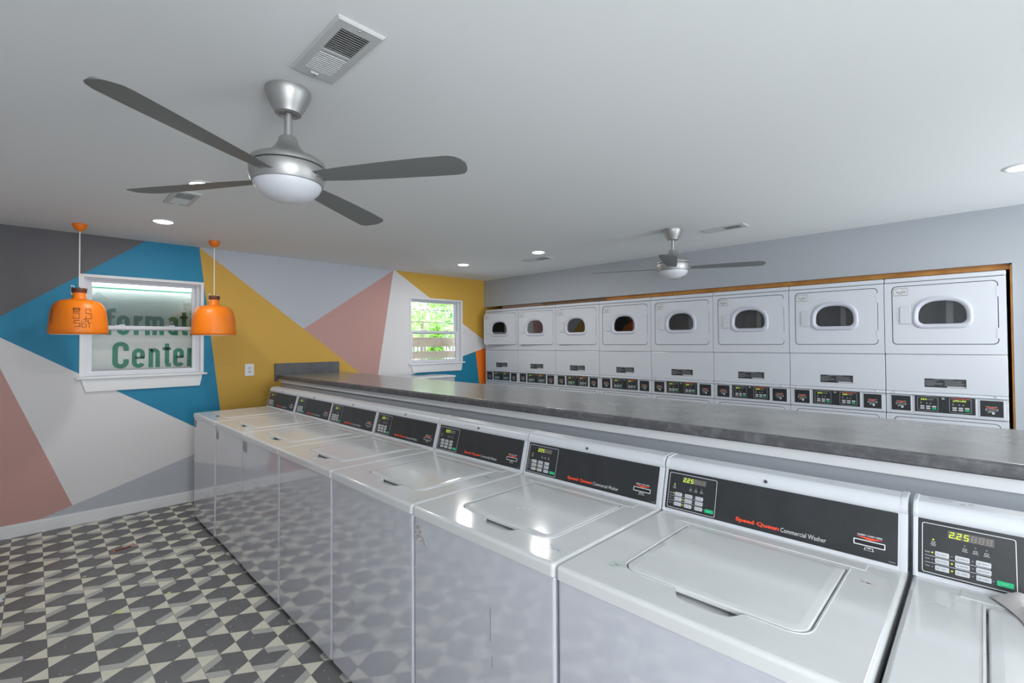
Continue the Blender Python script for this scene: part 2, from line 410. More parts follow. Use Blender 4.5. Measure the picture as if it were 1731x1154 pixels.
for k in cols:
    xm = .062 + TX * (k + .5)
    ph = -1.648 if k % 2 == 0 else -1.752
    for j in range(-9, 30):
        my = ph - TY * j
        fl = tuple(rnd.random() < .27 for _ in range(4))
        hp = hex_polys(fl)
        near = -4 <= k <= 5 and my > -3.55 and not (k <= -2 and my < -2.6)
        vis = near and (xm < 1.12)
        cl, cpd = tile_obj('tile', hp, None, None, xm, my)
        if cl:
            if vis and not cpd:
                if fl not in cache: cache[fl] = tile_mesh(hp, 'tile', None).build('tile', [tile_d, tile_g], floor); o = cache[fl]
                else: o = cache[fl].copy(); COL.objects.link(o)
                o.location = (xm, my, 0)
            elif vis: tile_mesh(cl, 'tile', None).build('tile', [tile_d, tile_g], floor)
            else:
                t = tile_mesh(cl, '', None); rest.v += []; kk = len(rest.v)
                rest.v += t.v; rest.f += [[i + kk for i in f] for f in t.f]; rest.m += t.m; rest.sm += t.sm
        for sx in (-1, 1):
            tp = [(tri_poly(sx), 2)]
            cl, cpd = tile_obj('tile', tp, None, None, xm, my)
            if not cl: continue
            if vis and ntri < 290:
                ntri += 1; mi0 = [(p, 0) for p, _ in cl]
                if not cpd:
                    if ('t', sx) not in cache: cache[('t', sx)] = tile_mesh([(tri_poly(sx), 0)], '', None).build('triangle_tile', tile_l, floor); o = cache[('t', sx)]
                    else: o = cache[('t', sx)].copy(); COL.objects.link(o)
                    o.location = (xm, my, 0)
                else: tile_mesh(mi0, '', None).build('triangle_tile', tile_l, floor)
            else:
                t = tile_mesh(cl, '', None); kk = len(rest.v)
                rest.v += t.v; rest.f += [[i + kk for i in f] for f in t.f]; rest.m += t.m; rest.sm += t.sm
rest.build('tile_field', [tile_d, tile_g, tile_l], floor, kind='stuff')

# ------------------------------------------------------------------ the two sash windows in the painted wall
def sash_window(idx, w, upper_glass):
    x0, x1, z0, z1 = w
    r = empty('window_%d' % idx, ((x0 + x1) / 2, 0, z0), kind='structure')
    cx, cz = (x0 + x1) / 2, z0
    def L(mb, a, b, c, d, e, f): mb.box(a - cx, b, c - cz, d - cx, e, f - cz)
    mb = MB()      # painted liner around the opening, and a thin casing bead on the wall face
    L(mb, x0 + .001, -.004, z0 + .004, x0 + .014, .13, z1 - .012); L(mb, x1 - .014, -.004, z0 + .004, x1 - .001, .13, z1 - .012); L(mb, x0 + .001, -.004, z1 - .012, x1 - .001, .13, z1 - .001)
    L(mb, x0 - .012, -.007, z0, x0 + .001, -.0005, z1 - .001); L(mb, x1 - .001, -.007, z0, x1 + .012, -.0005, z1 - .001); L(mb, x0 - .012, -.007, z1 - .001, x1 + .012, -.0005, z1 + .012)
    mb.build('window_jamb', trimw, r)
    mb = MB(); a, b = x0 + .014, x1 - .014   # fixed outer frame
    L(mb, a, .05, z0 + .004, a + .026, .12, z1 - .012); L(mb, b - .026, .05, z0 + .004, b, .12, z1 - .012); L(mb, a + .026, .05, z1 - .024, b - .026, .12, z1 - .012); L(mb, a + .026, .05, z0 + .004, b - .026, .12, z0 + .016)
    mb.build('window_frame', vinyl, r)
    a += .0265; b -= .0265; mid = 1.672
    for nm, y0, y1, s0, s1, gm in (('lower_sash', .054, .080, z0 + .0165, mid + .020, clear), ('upper_sash', .086, .112, mid - .020, z1 - .0245, upper_glass)):
        mb = MB(); bt_, tp_ = (.028, .030) if nm == 'lower_sash' else (.034, .022)
        L(mb, a, y0, s0, a + .032, y1, s1); L(mb, b - .032, y0, s0, b, y1, s1); L(mb, a + .032, y0, s0, b - .032, y1, s0 + bt_); L(mb, a + .032, y0, s1 - tp_, b - .032, y1, s1)
        s_ = mb.build(nm, vinyl, r)
        mb = MB(); L(mb, a + .031, (y0 + y1) / 2 - .002, s0 + bt_ - .001, b - .031, (y0 + y1) / 2 + .002, s1 - tp_ + .001); mb.build('pane', gm, s_)
        if nm == 'lower_sash':
            for fx in (.28, .74):
                mb = MB(); X = a + (b - a) * fx
                L(mb, X - .035, y0 - .004, s1, X + .035, y1 + .002, s1 + .006); L(mb, X - .008, y0 - .01, s1 + .006, X + .03, y0 + .012, s1 + .012)
                mb.build('sash_lock', vinyl, s_)
    mb = MB(); rbox(mb, x0 - .036 - cx, -.035, z0 - .022 - cz, x1 + .04 - cx, .0, z0 - cz, .006); L(mb, x0 + .001, .001, z0 - .02, x1 - .001, .13, z0 + .003)
    mb.build('window_sill', trimw, r)
    mb = MB()   # apron with slanted ends
    ap = [(x0 + .0, z0 - .022), (x1 + .0, z0 - .022), (x1 - .022, z0 - .128), (x0 + .032, z0 - .128)]
    mb.loft([[(x - cx, y, z - cz) for x, z in ap] for y in (0, -.016)]); mb.build('window_apron', trimw, r)
    return r
sash_window(1, W1, clear_up); sash_window(2, W2, clear)

# lit notice board standing behind window 1
bd = empty('notice_board', (.735, .3, 1.1), label='pale notice board with green lettering behind the larger left window', category='sign')
mb = MB(); mb.box(-.75, .0, -.1, .75, .02, .957); mb.build('board_face', board_m, bd)
def gl(stroke_list, ox, oz, w, hgt, t, mbx, mi=0):
    fn = lambda u, v: (u, -.003, v)
    for pts in stroke_list: stroke2(mbx, [(ox + a * w, oz + b * hgt) for a, b in pts], t, fn, mi)
def arc(cx, cy, rx, ry, a0, a1, n=10): return [(cx + rx * math.cos(math.radians(a0 + (a1 - a0) * i / n)), cy + ry * math.sin(math.radians(a0 + (a1 - a0) * i / n))) for i in range(n + 1)]
mb = MB(); fn = lambda u, v: (u, -.003, v); T = .037
def O_(x, w, z, h, t=T):   # condensed round letter, closed
    r = w / 2 - t / 2; cxx = x + w / 2; p = arc(cxx, z + h - t / 2 - r, r, r, 0, 180) + arc(cxx, z + t / 2 + r, r, r, 180, 360)
    stroke2(mb, p, t, fn, 0, closed=True)
def n_(x, w, z, h, t=T):
    r = w / 2 - t / 2
    stroke2(mb, [(x + t / 2, z), (x + t / 2, z + h)], t, fn); stroke2(mb, arc(x + w / 2, z + h - t / 2 - r, r, r, 150, 0) + [(x + w - t / 2, z)], t, fn)
def e_(x, w, z, h, t=T):
    r = w / 2 - t / 2; cxx = x + w / 2
    p = [(x + t, z + h * .5), (x + w - t / 2, z + h * .5)] + arc(cxx, z + h - t / 2 - r, r, r, 0, 180) + arc(cxx, z + t / 2 + r, r, r, 180, 345)
    stroke2(mb, p[1:], t, fn); stroke2(mb, [(x + t * .5, z + h * .52), (x + w - t * .1, z + h * .52)], t * .62, fn)
def C_(x, w, z, h, t=T):
    r = w / 2 - t / 2; cxx = x + w / 2
    stroke2(mb, [(x + w - t / 2, z + h * .66)] + arc(cxx, z + h - t / 2 - r, r, r, 0, 180) + arc(cxx, z + t / 2 + r, r, r, 180, 360) + [(x + w - t / 2, z + h * .34)], t * 1.1, fn)
def t_(x, w, z, h, t=T):
    c = x + w * .52; stroke2(mb, [(c, z + h)] + [(c, z + t)] + [(c + .006, z + t * .55), (x + w, z + t * .5)], t, fn); rect2(mb, x, x + w, z + h * .72, z + h * .72 + t * .75, fn)
def r_l(x, w, z, h, t=T):
    stroke2(mb, [(x + t / 2, z), (x + t / 2, z + h)], t, fn); stroke2(mb, [(x + t * .9, z + h * .72), (x + w * .62, z + h - t * .55), (x + w, z + h - t * .45)], t * .95, fn)
def f_l(x, w, z, h, t=T):
    c = x + w * .45; stroke2(mb, [(c, z), (c, z + h * .8)] + arc(c + t * .75, z + h * .84, t * .75, h * .16 - t / 2, 180, 90, 5) + [(x + w, z + h - t / 2)], t, fn); rect2(mb, x, x + w * .95, z + h * .63, z + h * .63 + t * .72, fn)
def m_l(x, w, z, h, t=T):
    stroke2(mb, [(x + t / 2, z), (x + t / 2, z + h)], t, fn); r = (w - t) / 4
    for q in (0, 1): stroke2(mb, arc(x + t / 2 + r + q * 2 * r, z + h - t / 2 - r, r, r, 150, 0) + [(x + t / 2 + 2 * r + q * 2 * r, z)], t, fn)
def a_l(x, w, z, h, t=T):
    r = w / 2 - t / 2; stroke2(mb, arc(x + w / 2, z + h - t / 2 - r, r, r, 170, 0) + [(x + w - t / 2, z)], t, fn)
    stroke2(mb, arc(x + w / 2, z + h * .3, r, h * .3 - t / 2, 75, 360 - 60), t * .9, fn)
def i_l(x, z, h, t=T): rect2(mb, x, x + t, z, z + h, fn); rect2(mb, x, x + t, z + h * 1.12, z + h * 1.34, fn)
# letters lie at the board's plane; x measured from the board's centre, z from its foot
k = 1.027; X0 = .735
def bx_(x): return (x - 0) * k - X0 - .0 + 0.0
zr = lambda z: 1.52 + (z - 1.52) * k - 1.1
b1, b2 = zr(1.61), zr(1.303); xh = .181 * k; ch = .242 * k
f_l(bx_(.445), .088, b1, ch); O_(bx_(.539), .095, b1, xh); r_l(bx_(.662), .07, b1, xh); m_l(bx_(.747), .15, b1, xh)
a_l(bx_(.922), .088, b1, xh); t_(bx_(1.02), .07, b1, xh * 1.25); i_l(bx_(1.108), b1, xh); O_(bx_(1.165), .095, b1, xh); n_(bx_(1.28), .09, b1, xh)
i_l(bx_(.28), b1, ch / 1.34); n_(bx_(.34), .09, b1, xh)
C_(bx_(.511), .118, b2, ch); e_(bx_(.65), .1, b2, xh); n_(bx_(.774), .092, b2, xh); t_(bx_(.883), .07, b2, xh * 1.25); e_(bx_(.967), .092, b2, xh); r_l(bx_(1.082), .07, b2, xh)
mb.build('lettering', signg, bd)
mb = MB(); mb.box(-.7, -.004, .945, .7, 0, .955); mb.build('green_line', signg, bd)
tl = empty('tube_light', (.735, .25, 2.080), label='glowing fluorescent tube above the notice board behind the left window', category='light')
mb = MB(); mb.lathe([(.017, -.68), (.017, .68)], n=16, cap0=True, cap1=True); o = mb.build('tube', tube_m, tl); o.rotation_euler = (0, PI / 2, 0)
mb = MB(); mb.box(-.7, -.03, .02, .7, .03, .05); mb.box(-.7, -.02, -.02, -.685, .02, .02); mb.box(.685, -.02, -.02, .7, .02, .02); mb.build('fitting', trimw, tl)
# small lobby around the board (so that the sky does not shine in)
mb = MB(); mb.box(-.3, .34, .2, 1.9, .4, H); mb.box(-.3, .14, .2, -.26, .34, H); mb.box(1.86, .14, .2, 1.9, .34, H); mb.box(-.3, .14, .2, 1.9, .4, .24)
mb.build('wall_lobby', board_m, kind='structure')

# ------------------------------------------------------------------ outside window 2
mb = MB(); mb.box(-8, .14, -.5, 40, 40, -.42); mb.build('ground_outside', mat('pale_ground', (225, 228, 222), 0.9), kind='structure')
for i, (za, zb) in enumerate(((1.465, 1.6), (1.296, 1.402))):
    t = empty('plank', (4.1, .2, za), label=('upper' if i == 0 else 'lower') + ' pine plank fixed outside across the lower sash of the right window', category='plank', group='planks outside the window')
    mb = MB(); rbox(mb, -.7, -.02, 0, .395, .02, zb - za, .004); mb.build('board', plank_m, t)
    for q in range(6):
        mb = MB(); cx = -.4 + .14 * q + rnd.uniform(-.04, .04); cz = rnd.uniform(.02, zb - za - .02); rr = rnd.uniform(.003, .006)
        mb.lathe([(0, .0006), (rr, .0006), (rr * 1.1, 0)], n=10); o = mb.build('knot', knot_m, t); o.rotation_euler = (PI / 2, 0, 0); o.location = (cx, -.0202, cz)
leafA = mat('leaf_green', (165, 205, 125), 0.6); leafB = mat('leaf_light', (208, 232, 170), 0.6); leafC = mat('arborvitae_green', (140, 195, 70), 0.7)
leafD = mat('leaf_deep', (130, 180, 118), 0.6); bark = mat('bark', (160, 150, 135), 0.8)
def foliage(mb, c, rx, ry, rz, n, s, rd, mis=1):
    for _ in range(n):
        while True:
            p = Vector((rd.uniform(-1, 1), rd.uniform(-1, 1), rd.uniform(-1, 1)))
            if p.length < 1: break
        p = Vector((c[0] + p.x * rx, c[1] + p.y * ry, c[2] + p.z * rz))
        a = Vector((rd.gauss(0, 1), rd.gauss(0, 1), rd.gauss(0, .6))).normalized(); b = a.cross(Vector((rd.gauss(0, 1), rd.gauss(0, 1), 1))).normalized()
        L = s * rd.uniform(.6, 1.3); w = L * .4
        mb.add([p - a * L, p + b * w, p + a * L, p - b * w], [(0, 1, 2, 3)], rd.randrange(mis))
def tree(loc, h, cl, n, s, mats, label, seed):
    rd = random.Random(seed); t = empty('tree', loc, label=label, category='tree', group='trees outside the window')
    mb = MB(); mb.lathe([(.14, 0), (.1, h * .5), (.04, h * .9)], n=8); mb.build('trunk', bark, t)
    mb = MB()
    for c in cl: foliage(mb, c[:3], c[3], c[3], c[4], n, s, rd, len(mats))
    mb.build('foliage', mats, t, recalc=False, kind='stuff')
tree((9.6, 8.4, -.42), 3.2, [(-.9, 0, 3.0, .8, 1.0), (.2, .3, 2.4, 1.0, .7), (.7, -.2, 3.6, .8, .5), (-.3, 0, 4.2, 1.1, .8)], 300, .12, [leafA, leafB], 'light green leafy tree left of centre through the right window', 3)
tree((12.6, 10.2, -.42), 3.4, [(0, 0, 3.6, 1.2, .9), (-1.0, 0, 2.6, .9, .7), (.3, 0, 2.2, 1.1, .6), (.5, .4, 4.5, 1.2, .8)], 300, .13, [leafD, leafA, leafB], 'deeper green tree seen at upper right through the right window', 4)
tree((11.5, 15.5, -.42), 3.6, [(0, 0, 3.0, 2.2, 1.5), (3.0, 0, 2.6, 2.0, 1.3), (-2.4, 0, 3.2, 2.0, 1.5)], 420, .22, [leafB, leafA], 'pale hazy tree farthest away through the right window', 5)
t = empty('evergreen_shrub', (6.58, 3.5, -.42), label='bright green columnar evergreen shrub outside the right window', category='shrub')
mb = MB(); rd = random.Random(9); foliage(mb, (0, 0, 1.2), .23, .23, 1.2, 2600, .06, rd); mb.build('foliage', leafC, t, recalc=False, kind='stuff')
mb = MB(); mb.lathe([(.04, 0), (.03, 1.6)], n=8); mb.build('trunk', bark, t)
fen = empty('picket_fence', (8.5, 6.2, -.42), label='dark metal picket fence outside beyond the right window', category='fence')
fm = mat('fence_dark', (70, 74, 78), 0.6); pk = None
for i in range(46):
    if pk is None:
        mb = MB(); mb.box(-.012, -.012, 0, .012, .012, 2.0); pk = mb.build('picket', fm, fen); o = pk
    else: o = pk.copy(); COL.objects.link(o)
    o.location = (-2.4 + i * .13, 0, 0)
mb = MB(); mb.box(-2.5, -.02, 1.86, 3.6, .02, 1.9); mb.box(-2.5, -.02, .3, 3.6, .02, .34); mb.build('rail', fm, fen)
ul = empty('utility_line', (10.75, 7.2, -.42), label='utility poles carrying three thin wires across the trees outside', category='utility line')
for X in (-6.9, 7.4):
    mb = MB(); mb.lathe([(.11, 0), (.08, 4.6)], (X, 0, 0), 10, 0, True, True); mb.build('pole', bark, ul)
for za, zb in ((2.7, 3.0), (2.35, 2.52), (1.9, 2.3)):
    mb = MB(); mb.tube([(-6.9 + 14.3 * t_ / 12, 0, .42 + za + (zb - za) * t_ / 12 - .25 * math.sin(PI * t_ / 12)) for t_ in range(13)], .012, 6); mb.build('wire', fm, ul)

# ------------------------------------------------------------------ centre partition and counter
mb = MB(); mb.box(1.93, -6.9, 0, 2.57, 0, 1.117); mb.build('wall_center', paint, kind='structure')
mb = MB(); mb.box(2.57, -6.9, 1.098, 2.585, -.0, 1.14); mb.build('trim_7', trimw, kind='structure')
mb = MB(); mb.box(1.915, -6.9, 1.098, 1.93, -.0, 1.14); mb.build('trim_6', trimw, kind='structure')
ct = empty('folding_counter', (2.25, 0, 1.14), label='long grey slate-look laminate counter on the partition behind the washers', category='counter')
def counter_prof(x0, x1):
    h = .042; r = .012; p = [(x1, 0), (x0 + .004, 0), (x0, .004), (x0, h - r)]
    for i in range(1, 6): a = PI / 2 * i / 5; p.append((x0 + r - r * math.cos(a), h - r + r * math.sin(a)))
    p += [(x1 - .006, h), (x1, h - .006)]
    return p
pr = counter_prof(-.365, .37); mb = MB()
mb.loft([[(x, y, z) for x, z in pr] for y in (-.0225, -6.95)], smooth=False)
nf = len(pr)
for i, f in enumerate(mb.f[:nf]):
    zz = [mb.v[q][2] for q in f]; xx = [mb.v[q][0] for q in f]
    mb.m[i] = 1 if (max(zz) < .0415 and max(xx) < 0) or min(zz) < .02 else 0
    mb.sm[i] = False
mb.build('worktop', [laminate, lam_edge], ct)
mb = MB(); rbox(mb, 1.857, -.021, 1.143, 2.585, -.001, 1.306, .003); mb.box(1.857, -.021, 1.112, 1.884, -.001, 1.146)
bs = mb.build('backsplash', lam_splash); tag(bs, 'short dark slate backsplash strip on the painted wall at the end of the counter', 'backsplash')
o = None
# wall outlet
wo = empty('wall_outlet', (1.608, 0, 1.248), label='white duplex power outlet on the gold part of the painted wall', category='outlet')
mb = MB(); mb.loft([[(x, y, z) for x, z in rrect(-.045 + i, .045 - i, -.064 + i, .064 - i, .006, 3)] for i, y in ((0, 0), (0, -.003), (.004, -.007))]); mb.build('cover_plate', trimw, wo)
for z in (.02, -.02):
    mb = MB(); mb.loft([[(x, y, q) for x, q in rrect(-.017, .017, z - .015, z + .015, .012, 4)] for y in (-.006, -.009)]); rc = mb.build('receptacle', plastic, wo)
    mb = MB(); mb.box(-.008, -.0095, z - .001, -.0055, -.0088, z + .008); mb.box(.0055, -.0095, z - .001, .008, -.0088, z + .007); mb.box(-.002, -.0095, z - .011, .002, -.0088, z - .007); mb.build('slot', slot, rc)

# ------------------------------------------------------------------ washers
# local frame: x to the right as seen from the front, y into the machine, z up
FP0 = (.603, .93); FT = (.2598, .9657); FN = (-.9657, .2598)
def face(u, v, off=0.0):
    return (u, FP0[0] + FT[0] * v + FN[0] * off, FP0[1] + FT[1] * v + FN[1] * off)
def solid2(mb, loop, o0, o1, fn, mi=0, inset=.0006):
    """small raised tile on a face: loop in 2-D, fn(u,v,off)"""
    cx = sum(p[0] for p in loop) / len(loop); cy = sum(p[1] for p in loop) / len(loop)
    w = max(abs(p[0] - cx) for p in loop); k = 1 - inset / w
    mb.loft([[fn(*p, o0) for p in loop], [fn(*p, o1 - (o1 - o0) * .3) for p in loop], [fn(cx + (p[0] - cx) * k, cy + (p[1] - cy) * (1 - inset / max(abs(q[1] - cy) for q in loop)), o1) for p in loop]], True, True, mi)
def panel_controls(parent, fn, u0, v0, kind):
    pass
WW = .679
def make_washer():
    r = empty('washer', (0, 0, 0))
    mb = MB(); rbox(mb, .003, .006, .022, WW - .003, .70, .884, .011); mb.build('cabinet', enamel, r)
    # top with lid opening and finger scoop
    mb = MB(); z1 = .92; z0 = .884; R = .011
    prof = [(0, z0), (0, z1 - R)] + [(R * (1 - math.cos(PI / 2 * i / 4)), z1 - R + R * math.sin(PI / 2 * i / 4)) for i in (1, 2, 3, 4)]
    loops = [[(x, y, z) for x, y in rrect(i, WW - i, i, .70 - i, max(.014 - i, .002), 4)] for i, z in prof]
    mb.loft(loops, True, False, 0, True, True)
    lx0, lx1, ly0, ly1 = .133, .565, .114, .522
    hole = rrect(lx0, lx1, ly0, ly1, .012, 4)[0:10] + arc(lx0 + .04, ly0 + .04, .04, .04, 180, 270, 6) + [(.285, ly0), (.305, .078), (.325, .07), (.395, .07), (.425, .078), (.445, ly0)] + arc(lx1 - .04, ly0 + .04, .04, .04, 270, 360, 6)
    outer = [(p[0], p[1]) for p in loops[-1]]
    mb.fill(outer, [hole], lambda x, y: (x, y, z1))
    n = len(hole)
    rim = [(x, y, z1 - .0015) for x, y in hole]
    mb.loft([[(x, y, z1) for x, y in hole], [(x, y, z1 - .020) for x, y in hole]], False, False)
    mb.fill(hole, [], lambda x, y: (x, y, z1 - .020), 0)
    mb.build('top_panel', enamel_top, r)
    # raised rim bead around the opening
    mb = MB(); path = [(x, y, z1 + .0005) for x, y in [(lx0 - .004, ly1 + .006), (lx0 - .004, ly0 + .045)] + arc(lx0 + .04, ly0 + .04, .044, .044, 185, 265, 6) + [(.28, ly0 - .004)]]
    mb.tube(path, .0014, 6); path = [(x, y, z1 + .0005) for x, y in [(.45, ly0 - .004)] + arc(lx1 - .04, ly0 + .04, .044, .044, 275, 355, 6) + [(lx1 + .004, ly1 + .006)]]
    mb.tube(path, .0014, 6); mb.build('lid_surround', enamel_top, r)
    mb = MB(); g = .0035
    def lidloop(i): return rrect(lx0 + g + i, lx1 - g - i, ly0 + g + i, ly1 - g - i, .010, 4)[0:10] + arc(lx0 + .04, ly0 + .04, .0365 - i, .0365 - i, 180, 270, 6) + arc(lx1 - .04, ly0 + .04, .0365 - i, .0365 - i, 270, 360, 6)
    mb.loft([[(x, y, z) for x, y in lidloop(i)] for i, z in ((0, z1 - .010), (0, z1 - .001), (.0015, z1 + .0012), (.004, z1 + .002), (.02, z1 + .0032))], True, True, 0, True, True)
    mb.build('lid', enamel_top, r)
    mb = MB(); rbox(mb, .09, .540, z1 - .004, .60, .585, z1 + .0013, .0012); mb.build('hinge_strip', enamel_top, r)
    # console
    prof = [(.600, z1), (.6035, .930)] + [(.603 + .2598 * v, .93 + .9657 * v) for v in (.03, .1345)]
    nose = [face(0, .1365, .003)[1:], face(0, .142, .0058)[1:], face(0, .150, .0075)[1:], face(0, .159, .0068)[1:], face(0, .166, .0035)[1:], (.6475, 1.0975), (.656, 1.1)]
    prof += nose + [(.70, 1.1025), (.712, 1.100), (.714, 1.09), (.714, z1), ]
    mb = MB(); mb.loft([[(x, y, z) for y, z in prof] for x in (.008, WW - .008)], True, True, 0, True, True); mb.build('console', plastic, r)
    cy = sum(p[0] for p in prof) / len(prof); cz = sum(p[1] for p in prof) / len(prof)
    for a, b in ((.001, .0105), (WW - .0165, WW - .001)):
        mb = MB(); e = .0022
        def sc(k): return [(cy + (y - cy) * k, cz + (z - cz) * k if z > .93 else z) for y, z in prof]
        mb.loft([[(x, y, z) for y, z in sc(kk)] for x, kk in ((a, 1.0), (a + .002, 1.028), (b - .0015, 1.028), (b, 1.0))], True, True, 0, True, True)
        mb.build('console_end_cap', plastic, r)
    for x in (.05, WW - .05):
        for y in (.06, .64):
            mb = MB(); mb.lathe([(.016, 0), (.019, .002), (.019, .010), (.009, .012), (.009, .03)], (x, y, 0), 12, 0, True, True); mb.build('leveling_foot', gap, r)
    mb = MB()
    p = face(.335, .151, .006); q = face(.335, .151, .011)
    mb.loft([[(p[0] + rr * math.cos(a), o[1] + rr * math.sin(a) * FT[0], o[2] + rr * math.sin(a) * FT[1]) for a in [2 * PI * i / 14 for i in range(14)]] for o, rr in ((p, .0052), (q, .0052), (q, .003))], True, True)
    mb.build('lock_button', mat('lock_dark', (70, 66, 80), .3), r)
    mb = MB()     # small print and slots on the console's top
    tf = lambda u, v: (u, .662 + v, 1.1008 + (v * .05))
    put_text(mb, 'WARNING SERVICE ONLY', .03, .075, .018, .024, tf, 0); rect2(mb, .028, .082, .028, .0295, tf); rect2(mb, .09, .1, .012, .015, tf, 1); rect2(mb, .105, .114, .02, .0235, tf, 1); rect2(mb, .5, .505, .012, .0145, tf, 1)
    mb.build('console_print', [printg, printd], r)
    # black control panel with everything on it
    mb = MB(); solid2(mb, rrect(.0108, .6585, 0, .1335, .002, 2), -.001, .0012, face); cp = mb.build('control_panel', black, r)
    F = lambda e: (lambda u, v: face(u, v, e))
    mb = MB(); outline2(mb, rrect(.0185, .1855, .0045, .1245, .005, 4), rrect(.0200, .1840, .0060, .1230, .004, 4), F(.0015)); mb.build('panel_outline', printw, cp)
    mb = MB(); rect2(mb, .0675, .1490, .0968, .1152, F(.0015)); dp = mb.build('display', disp, cp)
    mb = MB()
    f2 = F(.0019)
    xs = [.0695 + i * .0132 for i in range(6)]
    for i, ch in enumerate('225'): seg_digit(mb, ch, xs[i], .0985, .0084, .0140, f2, 0, .0017)
    rect2(mb, xs[0] + .0101, xs[0] + .0118, .0985, .0006 + .1002, f2, 0)
    for i in (3, 4, 5): seg_digit(mb, '8', xs[i], .0985, .0088, .0140, f2, 1, .0017)
    mb.build('digits', [dig_on, dig_off], cp)
    names = [['LIGHT', 'MEDIUM', 'HEAVY'], ['NORMAL', 'PERM PRESS', 'DELICATES'], ['HOT', 'WARM', 'COLD']]
    cu = (.0432, .0800, .1170); rv = (.0478, .0314, .0143)
    bt = None
    for i in range(3):
        for j in range(3):
            mb = MB(); solid2(mb, rrect(cu[j], cu[j] + .0262, rv[i], rv[i] + .0118, .002, 3), .001, .0026, face); b = mb.build('button', buttonm, cp)
    mb = MB(); solid2(mb, rrect(.1515, .1795, .0142, .0258, .002, 3), .001, .0028, face); mb.build('start_button', greenb, cp, label='green start button')
    mb = MB(); fb = F(.0031)
    for i in range(3):
        for j in range(3):
            nm = names[i][j]; w = min(.0145, .0024 * len(nm)); c = cu[j] + .0165
            put_text(mb, nm, c - w / 2, c + w / 2, rv[i] + .0045, rv[i] + .0072, fb, 0)
            stroke2(mb, [(cu[j] + .003, rv[i] + .008), (cu[j] + .0045, rv[i] + .004), (cu[j] + .0065, rv[i] + .004), (cu[j] + .0075, rv[i] + .008)], .0007, fb, 0)
    put_text(mb, 'START', .160, .171, .0188, .0215, fb, 1)
    mb.build('button_lettering', [printd, mat('print_pale_green', (150, 225, 190), .5)], cp)
    mb = MB(); fw = F(.0015)
    for i, s_ in enumerate(('Soil', 'Cycle', 'Temp')): put_text(mb, s_, .0245, .0335, rv[i] + .0048, rv[i] + .0085, fw)
    for i in (0, 1): rect2(mb, .0240, .1420, rv[i] - .0024, rv[i] - .0016, fw)
    for u, s_ in ((.0979, 'WASH'), (.1166, 'RINSE'), (.1357, 'SPIN')):
        put_text(mb, s_, u - .0052, u + .0052, .0718, .0742, fw)
        outline2(mb, rrect(u - .0035, u + .0035, .0757, .0802, .001, 2), rrect(u - .0028, u + .0028, .0764, .0795, .0006, 2), fw)
    put_text(mb, 'INSERT', .0345, .0460, .0738, .0762, fw); put_text(mb, 'CARD', .0360, .0445, .0706, .0730, fw)
    outline2(mb, rrect(.0370, .0438, .0778, .0818, .001, 2), rrect(.0377, .0431, .0784, .0812, .0006, 2), fw)
    mb.build('panel_lettering', printw, cp)
    leds = [(.0401, .0862, 1), (.0979, .0862, 0), (.1166, .0862, 0), (.1357, .0862, 0), (.0382, .0545, 1), (.0382, .0378, 0), (.0382, .0208, 0), (.0745, .0545, 0), (.0745, .0378, 1), (.0745, .0208, 1), (.1115, .0545, 0), (.1115, .0378, 0), (.1115, .0208, 0), (.1465, .0208, 0)]
    for u, v, on in leds:
        mb = MB(); rr = .0017
        solid2(mb, [(u + rr * math.cos(2 * PI * i / 10), v + rr * math.sin(2 * PI * i / 10)) for i in range(10)], .001, .0019, face, 0, .0004)
        mb.build('indicator_light', led_on if on else printg, cp, **({'label': 'lit yellow-green indicator light'} if on else {}))
    mb = MB(); put_text(mb, 'Speed Queen', .2520, .3780, .0105, .0262, fw, 0, .035); mb.build('brand_lettering', printr, cp, label='bold red lettering')
    mb = MB(); put_text(mb, 'Commercial Washer', .3820, .4992, .0130, .0258, fw, 0, .0); mb.build('title_lettering', printw, cp, label='thin white lettering')
    mb = MB(); put_text(mb, 'INSERT CARD HERE', .5720, .6260, .0562, .0605, fw, 0, .02)
    outline2(mb, rrect(.5630, .6330, .0312, .0465, .002, 3), rrect(.5655, .6305, .0337, .0440, .001, 3), F(.0022))
    outline2(mb, [(.5890, .0285), (.6060, .0285), (.6085, .0205), (.5865, .0205)], [(.5905, .0275), (.6045, .0275), (.6065, .0213), (.5885, .0213)], fw); rect2(mb, .5935, .6015, .0255, .027, fw)
    put_text(mb, 'M40062', .640, .654, .0052, .0072, fw)
    mb.build('card_print', printw, cp)
    mb = MB(); poly2(mb, [(.5680, .0540), (.6290, .0536), (.6000, .0475)], fw); mb.build('arrow_mark', printr, cp, label='flat red arrow pointing at the card slot')
    mb = MB(); rect2(mb, .5670, .6290, .0352, .0425, F(.0018)); mb.build('card_slot', slot, cp)
    return r
labels_w = ['white top-load washer nearest the painted wall, farthest in the row', 'second white washer from the painted wall, small tag on its front panel',
            'third white washer from the painted wall, tag at the upper left of its front', 'fourth white washer from the painted wall, with plain glossy front panel',
            'fifth white washer from the painted wall, green scuff beside its lid', 'sixth white washer, with bright lamp glints and blue scuff on its top',
            'seventh white washer with green scuff on its top, large in the foreground', 'last white washer at the lower right with a pale cloth on its lid']
W0 = make_washer(); washers = []
for i in range(8):
    w = W0 if i == 0 else copy_tree(W0)
    washers.append(w)
    w.location = (.997 + (.006 if i == 1 else 0), -.548 - .682 * i - .003 - (.006 if i == 7 else 0), 0); w.rotation_euler = (0, 0, -PI / 2)
    tag(w, labels_w[i], 'washer', 'top-load washers in the row')
